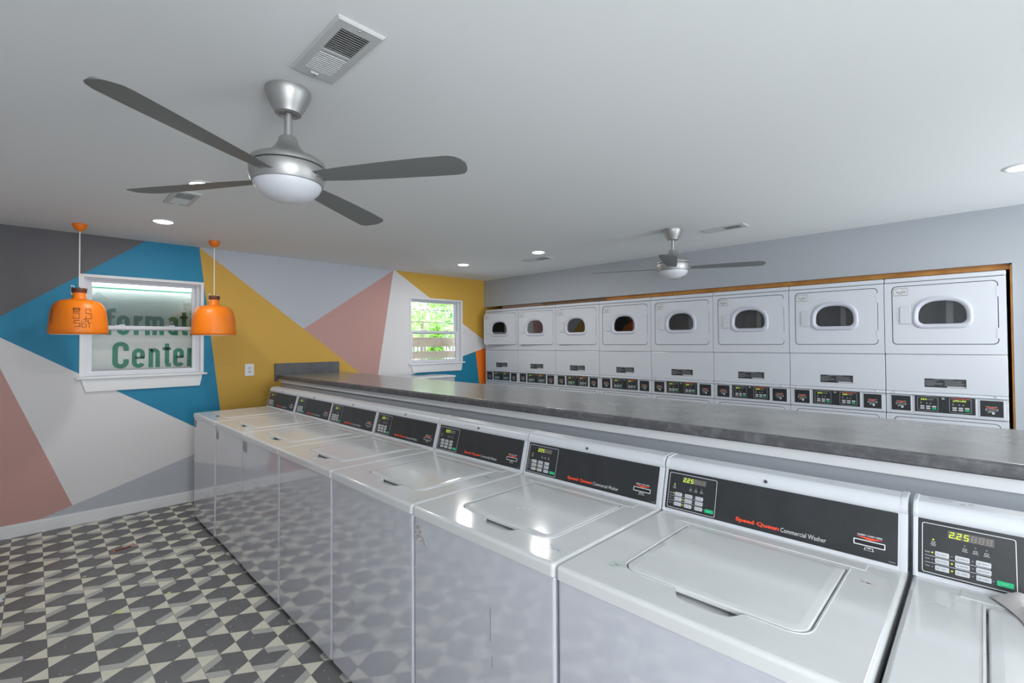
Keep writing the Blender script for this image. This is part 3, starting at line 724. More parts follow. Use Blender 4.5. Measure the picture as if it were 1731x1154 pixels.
# stickers and scuffs, each a part of its own washer
def sticker(parent, x0, x1, z0, z1, kind):
    mb = MB(); mb.box(x0, .0052, z0, x1, .0062, z1); f = lambda u, v: (u, .0048, v)
    w = x1 - x0; h = z1 - z0
    if kind == 'worn':
        mb = MB(); poly = [(x0, z0 + .1 * h), (x0 + .05 * w, z1), (x0 + .45 * w, z1), (x0 + .6 * w, z0 + .45 * h), (x1, z0), (x0 + .5 * w, z0 + .06 * h)]
        mb.loft([[(x, y, z) for x, z in poly] for y in (.0062, .0050)])
        mb.build('sticker_residue', mat('residue', (150, 146, 150), .8, vary=(120, (196, 194, 198), .45, .6)), parent); return
    st = mb.build('sticker', mat('sticker_paper', (176, 178, 182), .6), parent)
    mb = MB(); outline2(mb, rrect(x0 + .002, x1 - .002, z0 + .002, z1 - .002, .002, 2), rrect(x0 + .0035, x1 - .0035, z0 + .0035, z1 - .0035, .002, 2), f)
    for k_ in range(4): rect2(mb, x0 + .18 * w, x0 + (.8 - .1 * (k_ % 2)) * w, z0 + h * (.2 + .17 * k_), z0 + h * (.2 + .17 * k_) + h * .06, f)
    mb.build('sticker_print', printd, st)
sticker(washers[0], .012, .10, .80, .862, 'tag'); sticker(washers[1], .012, .085, .79, .852, 'tag'); sticker(washers[2], .012, .11, .80, .868, 'tag')
sticker(washers[5], .008, .088, .792, .862, 'worn')
def scuff(parent, cx, cy, rx, ry, col, seed, n=26, z=.9204):
    rd = random.Random(seed); mb = MB()
    for _ in range(n):
        x = cx + rd.gauss(0, rx * .45); y = cy + rd.gauss(0, ry * .45); s_ = rd.uniform(.0008, .0034); a = rd.uniform(-.5, .5)
        p = [(x + s_ * rd.uniform(.8, 3) * math.cos(a + t) , y + s_ * math.sin(a + t)) for t in (0, 1.6, 3.1, 4.6)]
        mb.add([(a_, b_, z) for a_, b_ in p], [(0, 1, 2, 3)])
    mb.build('scuff_mark', mat('scuff_%d_%d_%d' % col, col, .7), parent, kind='stuff')
scuff(washers[6], .108, .115, .035, .018, (184, 202, 191), 1); scuff(washers[6], .62, .47, .03, .015, (188, 190, 182), 2, 16); scuff(washers[6], .36, .17, .03, .01, (190, 190, 184), 3, 9)
scuff(washers[4], .60, .44, .05, .016, (160, 190, 170), 4); scuff(washers[5], .61, .08, .035, .018, (168, 186, 206), 5); scuff(washers[7], .05, .45, .03, .02, (186, 186, 180), 6, 10)
scuff(washers[6], .52, .32, .05, .03, (200, 201, 198), 8, 14); scuff(washers[5], .33, .26, .03, .015, (226, 227, 228), 7, 10, .9236)
mb = MB(); mb.box(.418, .0050, .60, .4195, .0055, .70); mb.box(.426, .0050, .52, .427, .0055, .56); mb.build('scratch', printg, washers[5])

# pale cloth lying on the last washer's lid
def cloth():
    mb = MB(); nx, ny = 18, 12; rows = []
    for j in range(ny + 1):
        row = []
        for i in range(nx + 1):
            s, t = i / nx, j / ny
            x = 1.575 - .19 * s * (1 - .15 * t) - .012 * math.sin(6 * s) * t + .02 * t; y = -5.468 - .012 * math.sin(4 * s) - .16 * t - .075 * s
            edge = min(1, 4 * min(s, 1 - s) + .001) * min(1, 5 * min(t, 1 - t) + .001)
            z = .9255 + .030 * math.sqrt(max(edge, 0)) * (1 + .45 * math.sin(9 * t + 4 * s) + .25 * math.sin(14 * s - 6 * t))
            row.append((x, y, z))
        rows.append(row)
    vs = [p for r in rows for p in r]; n = nx + 1
    mb.add(vs, [(j * n + i, j * n + i + 1, (j + 1) * n + i + 1, (j + 1) * n + i) for j in range(ny) for i in range(nx)], 0, True)
    base = [(x, y, .9248) for x, y, z in vs]
    mb.add(base, [(j * n + i, (j + 1) * n + i, (j + 1) * n + i + 1, j * n + i + 1) for j in range(ny) for i in range(nx)], 0, True)
    return mb.build('cloth', cloth_m, label='small pale grey cloth crumpled on the lid of the last washer', category='cloth')
cloth()

# ------------------------------------------------------------------ stacked dryers
DW = .686
def dshape(hw, zb, zs, zt, rc, cx=.344, n=14, nb=5):
    pw = lambda q: math.copysign(abs(q) ** .80, q)
    pts = [(cx + hw * pw(math.cos(PI * i / (2 * n))), zs + (zt - zs) * pw(math.sin(PI * i / (2 * n)))) for i in range(2 * n + 1)]
    pts += [(cx - hw + rc - rc * math.cos(PI / 2 * i / nb), zb + rc - rc * math.sin(PI / 2 * i / nb)) for i in range(nb + 1)]
    pts += [(cx + hw - rc + rc * math.sin(PI / 2 * i / nb), zb + rc - rc * math.cos(PI / 2 * i / nb)) for i in range(nb + 1)]
    return pts
def make_door(r, dz, num):
    """door with its window; modelled about its right-hand hinge so that it can stand ajar"""
    hx = .640
    dr = None
    zb, zt = 1.490 + dz, 1.945 + dz
    F0 = lambda x, y, z: (x - hx, y, z)
    mb = MB(); out = lambda i: rrect(.052 + i, .640 - i, zb + i, zt - i, .028 - i, 5)
    hole = dshape(.150, 1.622 + dz, 1.70 + dz, 1.840 + dz, .05)
    mb.loft([[F0(x, y, z) for x, z in out(i)] for i, y in ((0, .022), (0, .002), (.002, .0))], False, False, 0)
    mb.fill(out(.002), [hole], lambda x, z: F0(x, 0, z)); mb.fill(out(0), [hole], lambda x, z: F0(x, .022, z))
    mb.loft([[F0(x, y, z) for x, z in hole] for y in (0, .022)], False, False)
    d = mb.build('door', denamel, r, recalc=False); d.location = (hx, 0, 0)
    mb = MB()
    def DS(i): return dshape(.171 - i, 1.610 + dz + i, 1.70 + dz, 1.855 + dz - i, max(.062 - i * .6, .02))
    mb.loft([[F0(x, y, z) for x, z in DS(i)] for i, y in ((0, .0), (.001, -.006), (.006, -.011), (.014, -.013), (.024, -.010), (.034, -.002), (.036, .02))], False, False, 0, True, True)
    mb.build('window_ring', ringm, d)
    mb = MB(); gl_ = dshape(.139, 1.640 + dz, 1.70 + dz, 1.824 + dz, .045)
    mb.loft([[F0(x, y, z) for x, z in gl_] for y in (.006, .010)]); mb.build('door_glass', dark_glass, d)
    mb = MB(); mb.loft([[F0(x, y, z) for x, z in rrect(.095 + i, .163 - i, 1.648 + dz + i, 1.786 + dz - i, .008, 3)] for i, y in ((0, 0), (.001, -.005), (.004, -.009))]); h = mb.build('handle', plastic, d)
    mb = MB(); mb.loft([[F0(x, y, z) for x, z in rrect(.128 + i, .157 - i, 1.658 + dz + i, 1.776 + dz - i, .007, 3)] for i, y in ((0, -.0095), (.002, -.0060))], False, True); mb.build('handle_recess', mat('recess_lilac', (186, 188, 208), .4), h)
    for z in (1.83, 1.53):
        mb = MB(); mb.box(.634 - hx, -.002, z + dz, .645 - hx, .012, z + .075 + dz); mb.build('hinge', denamel, d)
    if num:
        mb = MB(); fs_ = lambda u, v: F0(u, -.0008, v); x0, x1, z0, z1 = .060, .148, 1.872 + dz, 1.932 + dz
        outline2(mb, rrect(x0, x1, z0, z1, .003, 2), rrect(x0 + .0018, x1 - .0018, z0 + .0018, z1 - .0018, .002, 2), fs_, 1)
        rect2(mb, x0 + .0018, x1 - .0018, z0 + .0018, z1 - .0018, lambda u, v: F0(u, -.0004, v), 0)
        put_text(mb, 'ONLY', x0 + .004, x0 + .028, z1 - .013, z1 - .006, fs_, 1); put_text(mb, 'EMERGENCY', x1 - .042, x1 - .004, z1 - .012, z1 - .006, fs_, 1)
        put_text(mb, num, x0 + .016, x1 - .012, z0 + .022, z0 + .036, fs_, 1, .02); rect2(mb, x0 + .03, x1 - .03, z0 + .014, z0 + .017, fs_, 1); rect2(mb, x0 + .008, x1 - .008, z0 + .0055, z0 + .0075, fs_, 1)
        mb.build('number_sticker', [mat('sticker_white', (205, 207, 208), .5), printd], d)
    return d
def flat_panel(mb, z0, z1, y=.0, back=.02, x0=.002, x1=DW - .002, bev=.003):
    plate(mb, lambda i: rrect(x0 + i, x1 - i, z0 + i, z1 - i, max(.005 - i, .001), 2), back, y, bev)
def make_dryer(second_display='225'):
    r = empty('stacked_dryer', (0, 0, 0))
    mb = MB()     # open-fronted shell
    x0, x1, y1, z0, z1 = .003, DW - .003, .70, .03, 2.0
    mb.box(x0, .02, z0, x0 + .01, y1, z1); mb.box(x1 - .01, .02, z0, x1, y1, z1); mb.box(x0, y1 - .01, z0, x1, y1, z1); mb.box(x0, .02, z0, x1, y1, z0 + .01); mb.box(x0, .02, z1 - .01, x1, y1, z1)
    mb.box(x0, .03, .93, x1, y1, .95); mb.box(x0 + .01, .024, .95, x1 - .01, .03, 1.45); mb.box(x0 + .01, .024, .03, x1 - .01, .03, .42)
    mb.build('cabinet', denamel, r)
    mb = MB(); rbox(mb, .001, 0, 1.980, DW - .001, .70, 2.016, .009); mb.build('top_cap', denamel, r)
    for dz, zt, zb in ((0, 1.976, 1.414), (-1.032, .938, .384)):
        mb = MB(); o_ = rrect(.002, DW - .002, zb, zt, .004, 2); hl = rrect(.0475, .6445, 1.4855 + dz, 1.9495 + dz, .031, 5)
        mb.fill(o_, [hl], lambda x, z: (x, .0, z)); mb.loft([[(x, y, z) for x, z in o_] for y in (0, .02)], False, False); mb.loft([[(x, y, z) for x, z in hl] for y in (0, .02)], False, False)
        mb.build('front_frame', denamel, r, recalc=False)
        mb = MB(); outline2(mb, rrect(.0465, .6455, 1.4845 + dz, 1.9505 + dz, .032, 5), rrect(.0530, .6390, 1.4910 + dz, 1.9440 + dz, .027, 5), lambda u, v: (u, .0045, v)); mb.build('gap_shade_ring', gap, r)  # dark ring behind the door edge, painting shade into the gap
        mb = MB()   # dark inner bulkhead with drum mouth
        hl2 = [(.344 + .2 * math.cos(2 * PI * i / 36), 1.72 + dz + .2 * math.sin(2 * PI * i / 36)) for i in range(36)]
        o2 = rrect(.014, DW - .014, zb + .0, zt - .0, .004, 2)
        mb.fill(o2, [hl2], lambda x, z: (x, .045, z)); mb.build('bulkhead', mat('bulkhead_grey', (84, 85, 88), .6), r, recalc=False)
        mb = MB(); mb.loft([[(.344 + q * math.cos(2 * PI * i / 36), y, 1.72 + dz + q * math.sin(2 * PI * i / 36)) for i in range(36)] for q, y in ((.2, .045), (.235, .09), (.235, .6), (.06, .62))], False, True, 0, True, True)
        for a in (100, 220, 340):
            c, s = math.cos(math.radians(a)), math.sin(math.radians(a)); q = .205
            mb.add([(.344 + c * .235 + s * .04, .12, 1.72 + dz + s * .235 - c * .04), (.344 + c * .235 - s * .04, .12, 1.72 + dz + s * .235 + c * .04), (.344 + c * .165, .14, 1.72 + dz + s * .165),
                    (.344 + c * .235 + s * .04, .58, 1.72 + dz + s * .235 - c * .04), (.344 + c * .235 - s * .04, .58, 1.72 + dz + s * .235 + c * .04), (.344 + c * .165, .56, 1.72 + dz + s * .165)],
                   [(0, 1, 2), (3, 5, 4), (0, 2, 5, 3), (1, 4, 5, 2)])
        mb.build('drum', steel_in, r, recalc=False)
        if dz == 0:
            mb = MB(); mb.box(.362, .16, 1.54, .402, .20, 1.90); mb.box(.18, .17, 1.618, .362, .20, 1.645); mb.build('drum_baffle', mat('baffle_grey', (170, 172, 174), .5), r)
            mb = MB(); mb.lathe([(.0001, .006), (.007, .005), (.009, 0)], n=16); o = mb.build('bolt', gap, r); o.location = (.352, .158, 1.637); o.rotation_euler = (PI / 2, 0, 0)
        make_door(r, dz, None)
    mb = MB(); flat_panel(mb, 1.118, 1.408); mb.build('access_panel', denamel, r)
    mb = MB(); pr_ = [(.02, 1.094), (-.004, 1.094), (-.009, 1.098), (-.009, 1.104), (.0, 1.116), (.02, 1.116)]
    mb.loft([[(x, y, z) for y, z in pr_] for x in (.002, DW - .002)])
    for x in (.055, DW - .062): mb.loft([[(x + s_ * w_, y, z) for s_, z in ((-1, 1.103), (1, 1.103), (.5, 1.115), (-.5, 1.115))] for w_, y in ((.018, .0), (.008, -.013))])
    mb.build('panel_lip', denamel, r)
    mb = MB(); flat_panel(mb, .943, 1.092, .004); flat_panel(mb, .953, 1.088, .0018, .006, .026, .158, .002); flat_panel(mb, .953, 1.092, .0018, .006, .168, .524, .002); flat_panel(mb, .953, 1.088, .0018, .006, .531, .666, .002)
    mb.build('control_frame', denamel, r)
    mb = MB(); flat_panel(mb, .05, .378); mb.build('lower_panel', denamel, r)
    mb = MB(); mb.box(.01, .03, 0, DW - .01, .68, .045); mb.build('plinth', gap, r)
    P = lambda e: (lambda u, v: (u, .0018 - e, v))
    # rating label
    mb = MB(); rect2(mb, .237, .470, 1.160, 1.226, lambda u, v: (u, -.0006, v)); rl = mb.build('rating_label', mat('label_black', (44, 45, 48), .45), r)
    mb = MB(); fl_ = lambda u, v: (u, -.0010, v); put_text(mb, 'COMMERCIAL DRYER WARNING', .29, .40, 1.2185, 1.223, fl_)
    for k_ in range(5):
        z = 1.212 - k_ * .0088; rect2(mb, .241, .241 + (.075, .06, .1, .098, .05)[k_], z - .0042, z, fl_, 1); rect2(mb, .352, .352 + (.1, .09, .11, .1, .1)[k_], z - .0042, z, fl_, 1)
    rect2(mb, .366, .466, 1.1625, 1.170, fl_, 0); mb.build('label_print', [printw, printg], rl)
    # card readers
    for a, b, c, d in ((.035, .152, .968, 1.083), (.540, .657, .966, 1.081)):
        mb = MB(); mb.box(a, .0006, c, b, .003, d); cr = mb.build('card_reader', black, r); w = b - a; h = d - c; f = lambda u, v: (u, .0002, v)
        X = lambda t: a + w * t
        Z = lambda t: d - h * t
        mb = MB(); poly2(mb, [(X(.23), Z(.40)), (X(.77), Z(.40)), (X(.5), Z(.475))], f); mb.build('arrow_mark', printr, cr)
        mb = MB(); put_text(mb, 'INSERT CARD HERE', X(.25), X(.75), Z(.385), Z(.35), f, 0, .01)
        outline2(mb, rrect(X(.23), X(.77), Z(.615), Z(.495), .002, 2), rrect(X(.255), X(.745), Z(.595), Z(.515), .001, 2), f)
        # pointing hand
        poly2(mb, [(X(.52), Z(.70)), (X(.58), Z(.67)), (X(.62), Z(.70)), (X(.64), Z(.76)), (X(.60), Z(.84)), (X(.52), Z(.83)), (X(.50), Z(.76))], f)
        poly2(mb, [(X(.40), Z(.655)), (X(.55), Z(.69)), (X(.54), Z(.72)), (X(.39), Z(.675))], f); poly2(mb, [(X(.32), Z(.745)), (X(.40), Z(.67)), (X(.42), Z(.70)), (X(.34), Z(.765))], f)
        mb.build('card_print', printw, cr)
        mb = MB(); rect2(mb, X(.26), X(.74), Z(.59), Z(.52), lambda u, v: (u, .0004, v)); mb.build('card_slot', slot, cr)
    mb = MB(); mb.box(.177, .0006, .968, .515, .003, 1.090); cp = mb.build('control_panel', black, r)
    f1 = lambda u, v: (u, .0002, v); f2 = lambda u, v: (u, -.0002, v); f3 = lambda u, v, o=0: (u, .0004 - o, v)
    mb = MB(); lt = MB()
    for side, o_ in ((0, 0), (1, .182)):
        a, b, c, d = .1935 + o_, .3115 + o_, .979, 1.080
        if side == 0: lp = [(a, c + .004), (a + .004, c), (b - .004, c), (b, c + .004), (b, d - .004), (b - .004, d - .001), ((a + b) / 2, d + .005), (a + .004, d - .001), (a, d - .004)]
        else: lp = [(a, c + .004), (a + .004, c + .001), ((a + b) / 2, c - .005), (b - .004, c + .001), (b, c + .004), (b, d - .004), (b - .004, d), (a + .004, d), (a, d - .004)]
        stroke2(mb, lp, .0014, f1, 0, closed=True)
        g_ = MB(); rect2(g_, .2115 + o_, .2865 + o_, 1.0585, 1.0725, f1); g_.build('display', disp, cp)
        for j, u in enumerate((.2095, .2434, .2770)):
            for i, v in enumerate((1.0065, .9905)):
                gb = MB(); grn = (j == 2 and i == 1)
                gb.loft([[(x, y, z) for x, z in rrect(u + o_, u + o_ + .0245, v, v + .0115, .002, 2)] for y in (.0006, -.0010)]); gb.build('button', greenb if grn else buttonm, cp)
        for u in (.2135, .2475, .2685): put_text(mb, 'DRY' if u > .22 else 'CARD', u + o_ - .006, u + o_ + .006, 1.030, 1.0325, f1); poly2(mb, [(u + o_ - .003, 1.035), (u + o_ + .003, 1.035), (u + o_, 1.0425)], f1)
    outline2(mb, [(.341 + .0085 * math.cos(2 * PI * i / 20), 1.077 + .0065 * math.sin(2 * PI * i / 20)) for i in range(20)], [(.341 + .0055 * math.cos(2 * PI * i / 20), 1.077 + .004 * math.sin(2 * PI * i / 20)) for i in range(20)], f1)
    rect2(mb, .338, .344, 1.0755, 1.0785, f1)
    mb.build('panel_print', printw, cp)
    mb = MB(); mb.add([(.389, .0003, 1.0765), (.489, .0003, 1.0765), (.489, .0003, 1.0845), (.389, .0003, 1.0845)], [(0, 1, 2, 3)], 1); put_text(mb, 'Speed Queen', .392, .486, 1.0758, 1.0862, f2, 0, .03); mb.build('brand_lettering', [printr, black], cp, label='bold red lettering')
    for side, o_ in ((0, 0), (1, .182)):
        mb = MB(); s_ = '225' if (side == 0 or second_display == '225') else second_display
        for i in range(6):
            u = .2130 + o_ + i * .0122
            if i < len(s_): seg_digit(mb, s_[i], u, 1.0602, .0082, .0108, f2, 0, .0019)
            else: seg_digit(mb, '8', u, 1.0602, .0082, .0108, f2, 1, .0013)
        if s_ == '225': rect2(mb, .2130 + o_ + .0092, .2130 + o_ + .0112, 1.0602, 1.062, f2, 0)
        mb.build('digits', [dig_on, dig_off], cp)
        mb = MB()
        poly2(mb, [(.2135 + o_ + .0015 * math.cos(2 * PI * i / 8), 1.0475 + .0015 * math.sin(2 * PI * i / 8)) for i in range(8)], f2)
        if side == 0: poly2(mb, [(.2065 + .0012 * math.cos(2 * PI * i / 8), .996 + .0012 * math.sin(2 * PI * i / 8)) for i in range(8)], f2)
        mb.build('indicator_light', led_on, cp)
    return r
nums = ['539-HWS', '541-HWS', '543-HWS', '545-HWS', '547-HWS', '549-HWS', '551-HWS', '553-HWS']
labels_d = ['stacked white dryer beside the painted wall, its upper door ajar', 'second stacked white dryer from the painted wall, upper door slightly ajar',
            'third stacked white dryer from the painted wall', 'fourth stacked white dryer from the painted wall', 'fifth stacked white dryer, below the blade end of the farther ceiling fan',
            'third stacked white dryer from the open right end of the row', 'second stacked white dryer from the right end of the row', 'last stacked white dryer at the right end, its right display showing letters']
def num_sticker(root, num):
    d = [c for c in root.children if c.name.split('.')[0] == 'door'][0]
    F0 = lambda x, y, z: (x - .640, y, z)
    mb = MB(); fs_ = lambda u, v: F0(u, -.0008, v); x0, x1, z0, z1 = .060, .148, 1.872, 1.932
    outline2(mb, rrect(x0, x1, z0, z1, .003, 2), rrect(x0 + .0018, x1 - .0018, z0 + .0018, z1 - .0018, .002, 2), fs_, 1)
    rect2(mb, x0 + .0018, x1 - .0018, z0 + .0018, z1 - .0018, lambda u, v: F0(u, -.0004, v), 0)
    put_text(mb, 'ONLY', x0 + .004, x0 + .028, z1 - .013, z1 - .006, fs_, 1); put_text(mb, 'EMERGENCY', x1 - .042, x1 - .004, z1 - .012, z1 - .006, fs_, 1)
    put_text(mb, num, x0 + .016, x1 - .012, z0 + .022, z0 + .036, fs_, 1, .02); rect2(mb, x0 + .03, x1 - .03, z0 + .014, z0 + .017, fs_, 1); rect2(mb, x0 + .008, x1 - .008, z0 + .0055, z0 + .0075, fs_, 1)
    mb.build('number_sticker', [mat('sticker_white', (205, 207, 208), .5), printd], d)
    return d
D0 = make_dryer(); last = make_dryer('oPEn00')
dryers = [D0] + [copy_tree(D0) for _ in range(6)] + [last]
for i, d in enumerate(dryers):
    d.location = (4.864, -.1035 - .686 * i, 0); d.rotation_euler = (0, 0, -PI / 2)
    tag(d, labels_d[i], 'dryer', 'stacked dryers along the wall')
    door = num_sticker(d, nums[i])
    door.rotation_euler = (0, 0, math.radians({0: -8.5, 1: -4.0, 2: -2.2}.get(i, 0)) * -1)

# white appliance beyond the counter below the right window
fw_ = empty('front_load_washer', (3.62, -.06, 0), label='white machine with flat top below the right window, mostly hidden by the counter', category='washer')
mb = MB(); rbox(mb, -.34, -.44, .03, .34, 0, 1.075, .02); mb.build('cabinet', enamel, fw_)
mb = MB(); rbox(mb, -.345, -.455, 1.062, .345, 0, 1.092, .014); mb.build('top_panel', enamel_top, fw_)
mb = MB(); mb.loft([[(q * math.cos(2 * PI * i / 36), y, .6 + q * math.sin(2 * PI * i / 36)) for i in range(36)] for q, y in ((.22, -.438), (.22, -.46), (.17, -.465), (.16, -.45))], True, False, 0, True, True); mb.build('door_ring', ringm, fw_)
mb = MB(); mb.loft([[(q * math.cos(2 * PI * i / 36), y, .6 + q * math.sin(2 * PI * i / 36)) for i in range(36)] for q, y in ((.165, -.452), (.10, -.446))], True, True, 0, True, True); mb.build('door_glass', slot, fw_)
mb = MB(); mb.box(-.3, -.443, .92, .3, -.438, 1.02); mb.build('control_panel', black, fw_)
mb = MB(); mb.box(-.32, -.42, 0, .32, -.02, .035); mb.build('plinth', gap, fw_)

# ------------------------------------------------------------------ ceiling fans
def make_fan():
    r = empty('ceiling_fan', (0, 0, 0))      # origin at the ceiling
    mb = MB(); mb.lathe([(.0, 0), (.080, 0), (.081, -.010), (.077, -.024), (.060, -.062), (.050, -.078), (.046, -.088), (.032, -.092), (.030, -.084), (.0, -.084)]); mb.build('canopy', nickel, r)
    mb = MB(); mb.lathe([(.014, -.07), (.014, -.185)], n=20, cap0=True, cap1=True); mb.build('downrod', nickel, r)
    mb = MB(); mb.lathe([(0, -.178), (.030, -.178), (.033, -.184), (.036, -.196), (.046, -.216), (.064, -.236), (.092, -.254), (.118, -.264), (.128, -.270), (.133, -.280), (.133, -.291), (.128, -.293), (.0, -.293)]); mb.build('motor_housing', nickel, r)
    mb = MB(); mb.lathe([(.0, -.294), (.126, -.294), (.133, -.297), (.135, -.303), (.134, -.325), (.129, -.345), (.124, -.356), (.116, -.359), (.0, -.359)]); mb.build('lower_band', nickel, r)
    mb = MB(); mb.lathe([(.119, -.357), (.119, -.364), (.110, -.380), (.092, -.398), (.066, -.412), (.034, -.420), (.0001, -.423)]); mb.build('light_bowl', frost, r, label='frosted white glass bowl')
    bl = MB(); st = [(.10, .030, .034), (.16, .038, .042), (.24, .048, .050), (.40, .058, .058), (.55, .066, .062), (.65, .070, .060), (.675, .066, .050), (.690, .050, .034), (.698, .026, .014), (.700, .004, .001)]
    tilt = math.radians(-9); top = []; bot = []
    loops = []
    for x, a, b in st:
        sec = [(a, .0), (a * .5, .004), (0, .005), (-b * .5, .004), (-b, 0), (-b * .5, -.001), (0, -.0015), (a * .5, -.001)]
        loops.append([(x, y * math.cos(tilt) - z * math.sin(tilt), y * math.sin(tilt) + z * math.cos(tilt) - .335) for y, z in sec])
    bl.loft(loops, True, True, 0, True, True)
    b0 = bl.build('blade', blade_m, r)
    ar = MB(); ar.loft([[(x, y, z - .335) for y, z in ((.02, -.004), (.02, .004), (-.02, .004), (-.02, -.004))] for x in (.09, .14)], True, True); a0 = ar.build('blade_bracket', nickel, b0)
    b0.rotation_euler = (0, 0, 0)
    for k_ in range(1, 4):
        b = b0.copy(); COL.objects.link(b); b.rotation_euler = (0, 0, PI / 2 * k_); a = a0.copy(); COL.objects.link(a); a.parent = b
    return r
fan = make_fan(); fan.location = (.675, -3.62, H); fan.rotation_euler = (0, 0, math.radians(-57)); tag(fan, 'large brushed nickel ceiling fan nearest the camera, above the walkway', 'ceiling fan', 'ceiling fans')
fan2 = copy_tree(fan); fan2.location = (3.853, -3.605, H); fan2.rotation_euler = (0, 0, math.radians(-68)); tag(fan2, 'smaller-looking nickel ceiling fan in front of the dryer wall', 'ceiling fan', 'ceiling fans')

# ------------------------------------------------------------------ pendants
def make_pendant():
    r = empty('pendant_lamp', (0, 0, 0))
    mb = MB(); mb.lathe([(0, 0), (.044, 0), (.046, -.006), (.043, -.022), (.034, -.040), (.018, -.053), (.004, -.057), (0, -.057)], n=28); mb.build('ceiling_cup', orange_m, r)
    mb = MB(); mb.lathe([(.0042, -.055), (.0042, -.50)], n=10); mb.build('cord', wire_m, r)
    mb = MB(); zt = -.513
    mb.lathe([(0, -.510), (.043, -.510), (.046, -.516), (.046, -.534), (.042, -.545), (0, -.545)], n=28); mb.build('stopper', cork, r)
    prof = [(.040, -.543), (.041, -.585), (.046, -.594), (.070, -.599), (.105, -.607), (.130, -.620), (.148, -.640), (.160, -.668), (.168, -.705), (.174, -.76), (.179, -.82), (.181, -.855), (.179, -.866), (.172, -.874)]
    mb = MB(); mb.lathe(prof, n=64)
    inner = [(q - .004, z) for q, z in prof[2:-1]]
    mb.lathe([(.172, -.874)] + inner[::-1] + [(.0, -.600)], n=64, mi=1); mb.build('shade', [orange_m, trimw], r)
    for s_ in (-1, 1):
        mb = MB(); mb.tube([(s_ * .048, 0, -.560), (s_ * .056, 0, -.562), (s_ * .062, .0, -.552), (s_ * .062, 0, -.50), (s_ * .056, 0, -.494), (s_ * .040, 0, -.496), (s_ * .036, 0, -.505)], .0028, 8)
        mb.build('wire_clip', wire_m, r)
    mb = MB(); mb.lathe([(.0001, -.80), (.02, -.795), (.03, -.775), (.03, -.75), (.016, -.715), (.014, -.67), (.0, -.67)], n=20); mb.build('bulb', bulb_m, r)
    return r
pd = make_pendant(); pd.location = (.253, -.42, H); pd.rotation_euler = (0, 0, math.radians(35))
tag(pd, 'orange dome pendant lamp with black scribbles, left of the pair', 'pendant lamp', 'orange pendant lamps')
pd2 = copy_tree(pd); pd2.location = (1.183, -.42, H); tag(pd2, 'clean orange dome pendant lamp in front of the gold wall, right of the pair', 'pendant lamp', 'orange pendant lamps')
# marker scribbles on the left shade (wrapped round its surface)
def shade_r(z):
    prof = [(.130, -.620), (.148, -.640), (.160, -.668), (.168, -.705), (.174, -.76), (.179, -.82), (.181, -.855)]
    for (a, b), (c, d) in zip(prof, prof[1:]):
        if d <= z <= b: return a + (c - a) * (z - b) / (d - b)
    return .18
dirc = math.degrees(math.atan2(-5.05, -.25)) - 35     # angle of the camera side, lamp's own frame
def scrib(strokes, ang0, z0):
    mb = MB()
    for st in strokes:
        P = [(x, z0 + z) for x, z in st]; fine = []
        for (a, b), (c, d) in zip(P, P[1:]):
            for q in range(4): fine.append((a + (c - a) * q / 4, b + (d - b) * q / 4))
        fine.append(P[-1])
        def fn(u, v):
            R_ = shade_r(v) + .0012; a = math.radians(ang0) + u / .17; return (R_ * math.cos(a), R_ * math.sin(a), v)
        stroke2(mb, fine, .0032, fn)
    return mb
S1 = [(.036, .05), (.0, .05), (.0, .022), (.034, .02), (.034, -.02), (.004, -.022), (.004, -.008)]
S2 = [(.036, .012), (.036, .034), (.004, .034), (.004, .0), (.036, .0), (.036, -.04), (.004, -.04), (.004, -.022)]
sk = [[(x - .07, z + .02) for x, z in S2], [(x + .0, z + .02) for x, z in S2],
      [(-.072, .06), (-.03, .058), (-.034, .03), (-.066, .034), (-.072, .06)], [(-.066, .05), (-.05, .038), (-.036, .05)],
      [(-.03, -.035), (-.06, -.035), (-.06, -.055), (-.03, -.057), (-.03, -.08), (-.062, -.082)],
      [(-.02, -.04), (-.02, -.085), (.006, -.085), (.006, -.062), (-.02, -.062)], [(-.014, -.03), (.0, -.02), (.004, -.04), (-.012, -.05)],
      [(.012, -.045), (.022, -.06), (.036, -.044)], [(.022, -.06), (.022, -.088)], [(.008, -.03), (.02, -.032), (.012, -.044), (.024, -.046)]]
scrib(sk, dirc + 12, -.735).build('marker_scribble', ink, pd)
sk2 = [[(0, .05), (.03, .05), (.03, -.05), (0, -.05)], [(0, .03), (.03, .03)], [(0, .01), (.03, .01)], [(0, -.01), (.03, -.01)], [(0, -.03), (.03, -.03)], [(.015, .05), (.015, -.03)]]
scrib(sk2, dirc - 72, -.735).build('marker_scribble', ink, pd)

# ------------------------------------------------------------------ downlights
def downlight(x, y, label, first=[None]):
    if first[0] is None:
        r = empty('downlight', (0, 0, 0))
        mb = MB(); mb.lathe([(.062, -.001), (.064, -.006), (.074, -.006), (.082, -.003), (.083, 0)], n=40); mb.build('trim_ring', trimw, r)
        mb = MB(); mb.lathe([(.0001, -.014), (.03, -.013), (.05, -.010), (.062, -.004)], n=40); mb.build('lens', lens_m, r, label='glowing white lens')
        l = bpy.data.lights.new('lamp_light', 'AREA'); l.shape = 'DISK'; l.size = .12; l.energy = 7; l.color = (1, .97, .93); lo = bpy.data.objects.new('lamp_light', l); COL.objects.link(lo); lo.parent = r; lo.location = (0, 0, -.018)
        first[0] = r
    else: r = copy_tree(first[0])
    r.location = (x, y, H); tag(r, label, 'downlight', 'round recessed downlights')
downlight(.708, -2.17, 'round recessed downlight just left of the near fan')
downlight(.706, -.974, 'round recessed downlight between the two pendant lamps near the painted wall')
downlight(3.71, -.98, 'farthest round recessed downlight, near the gold corner')
downlight(3.776, -2.144, 'round recessed downlight left of the farther fan')
downlight(3.86, -5.64, 'round recessed downlight cut by the right edge of the photo')

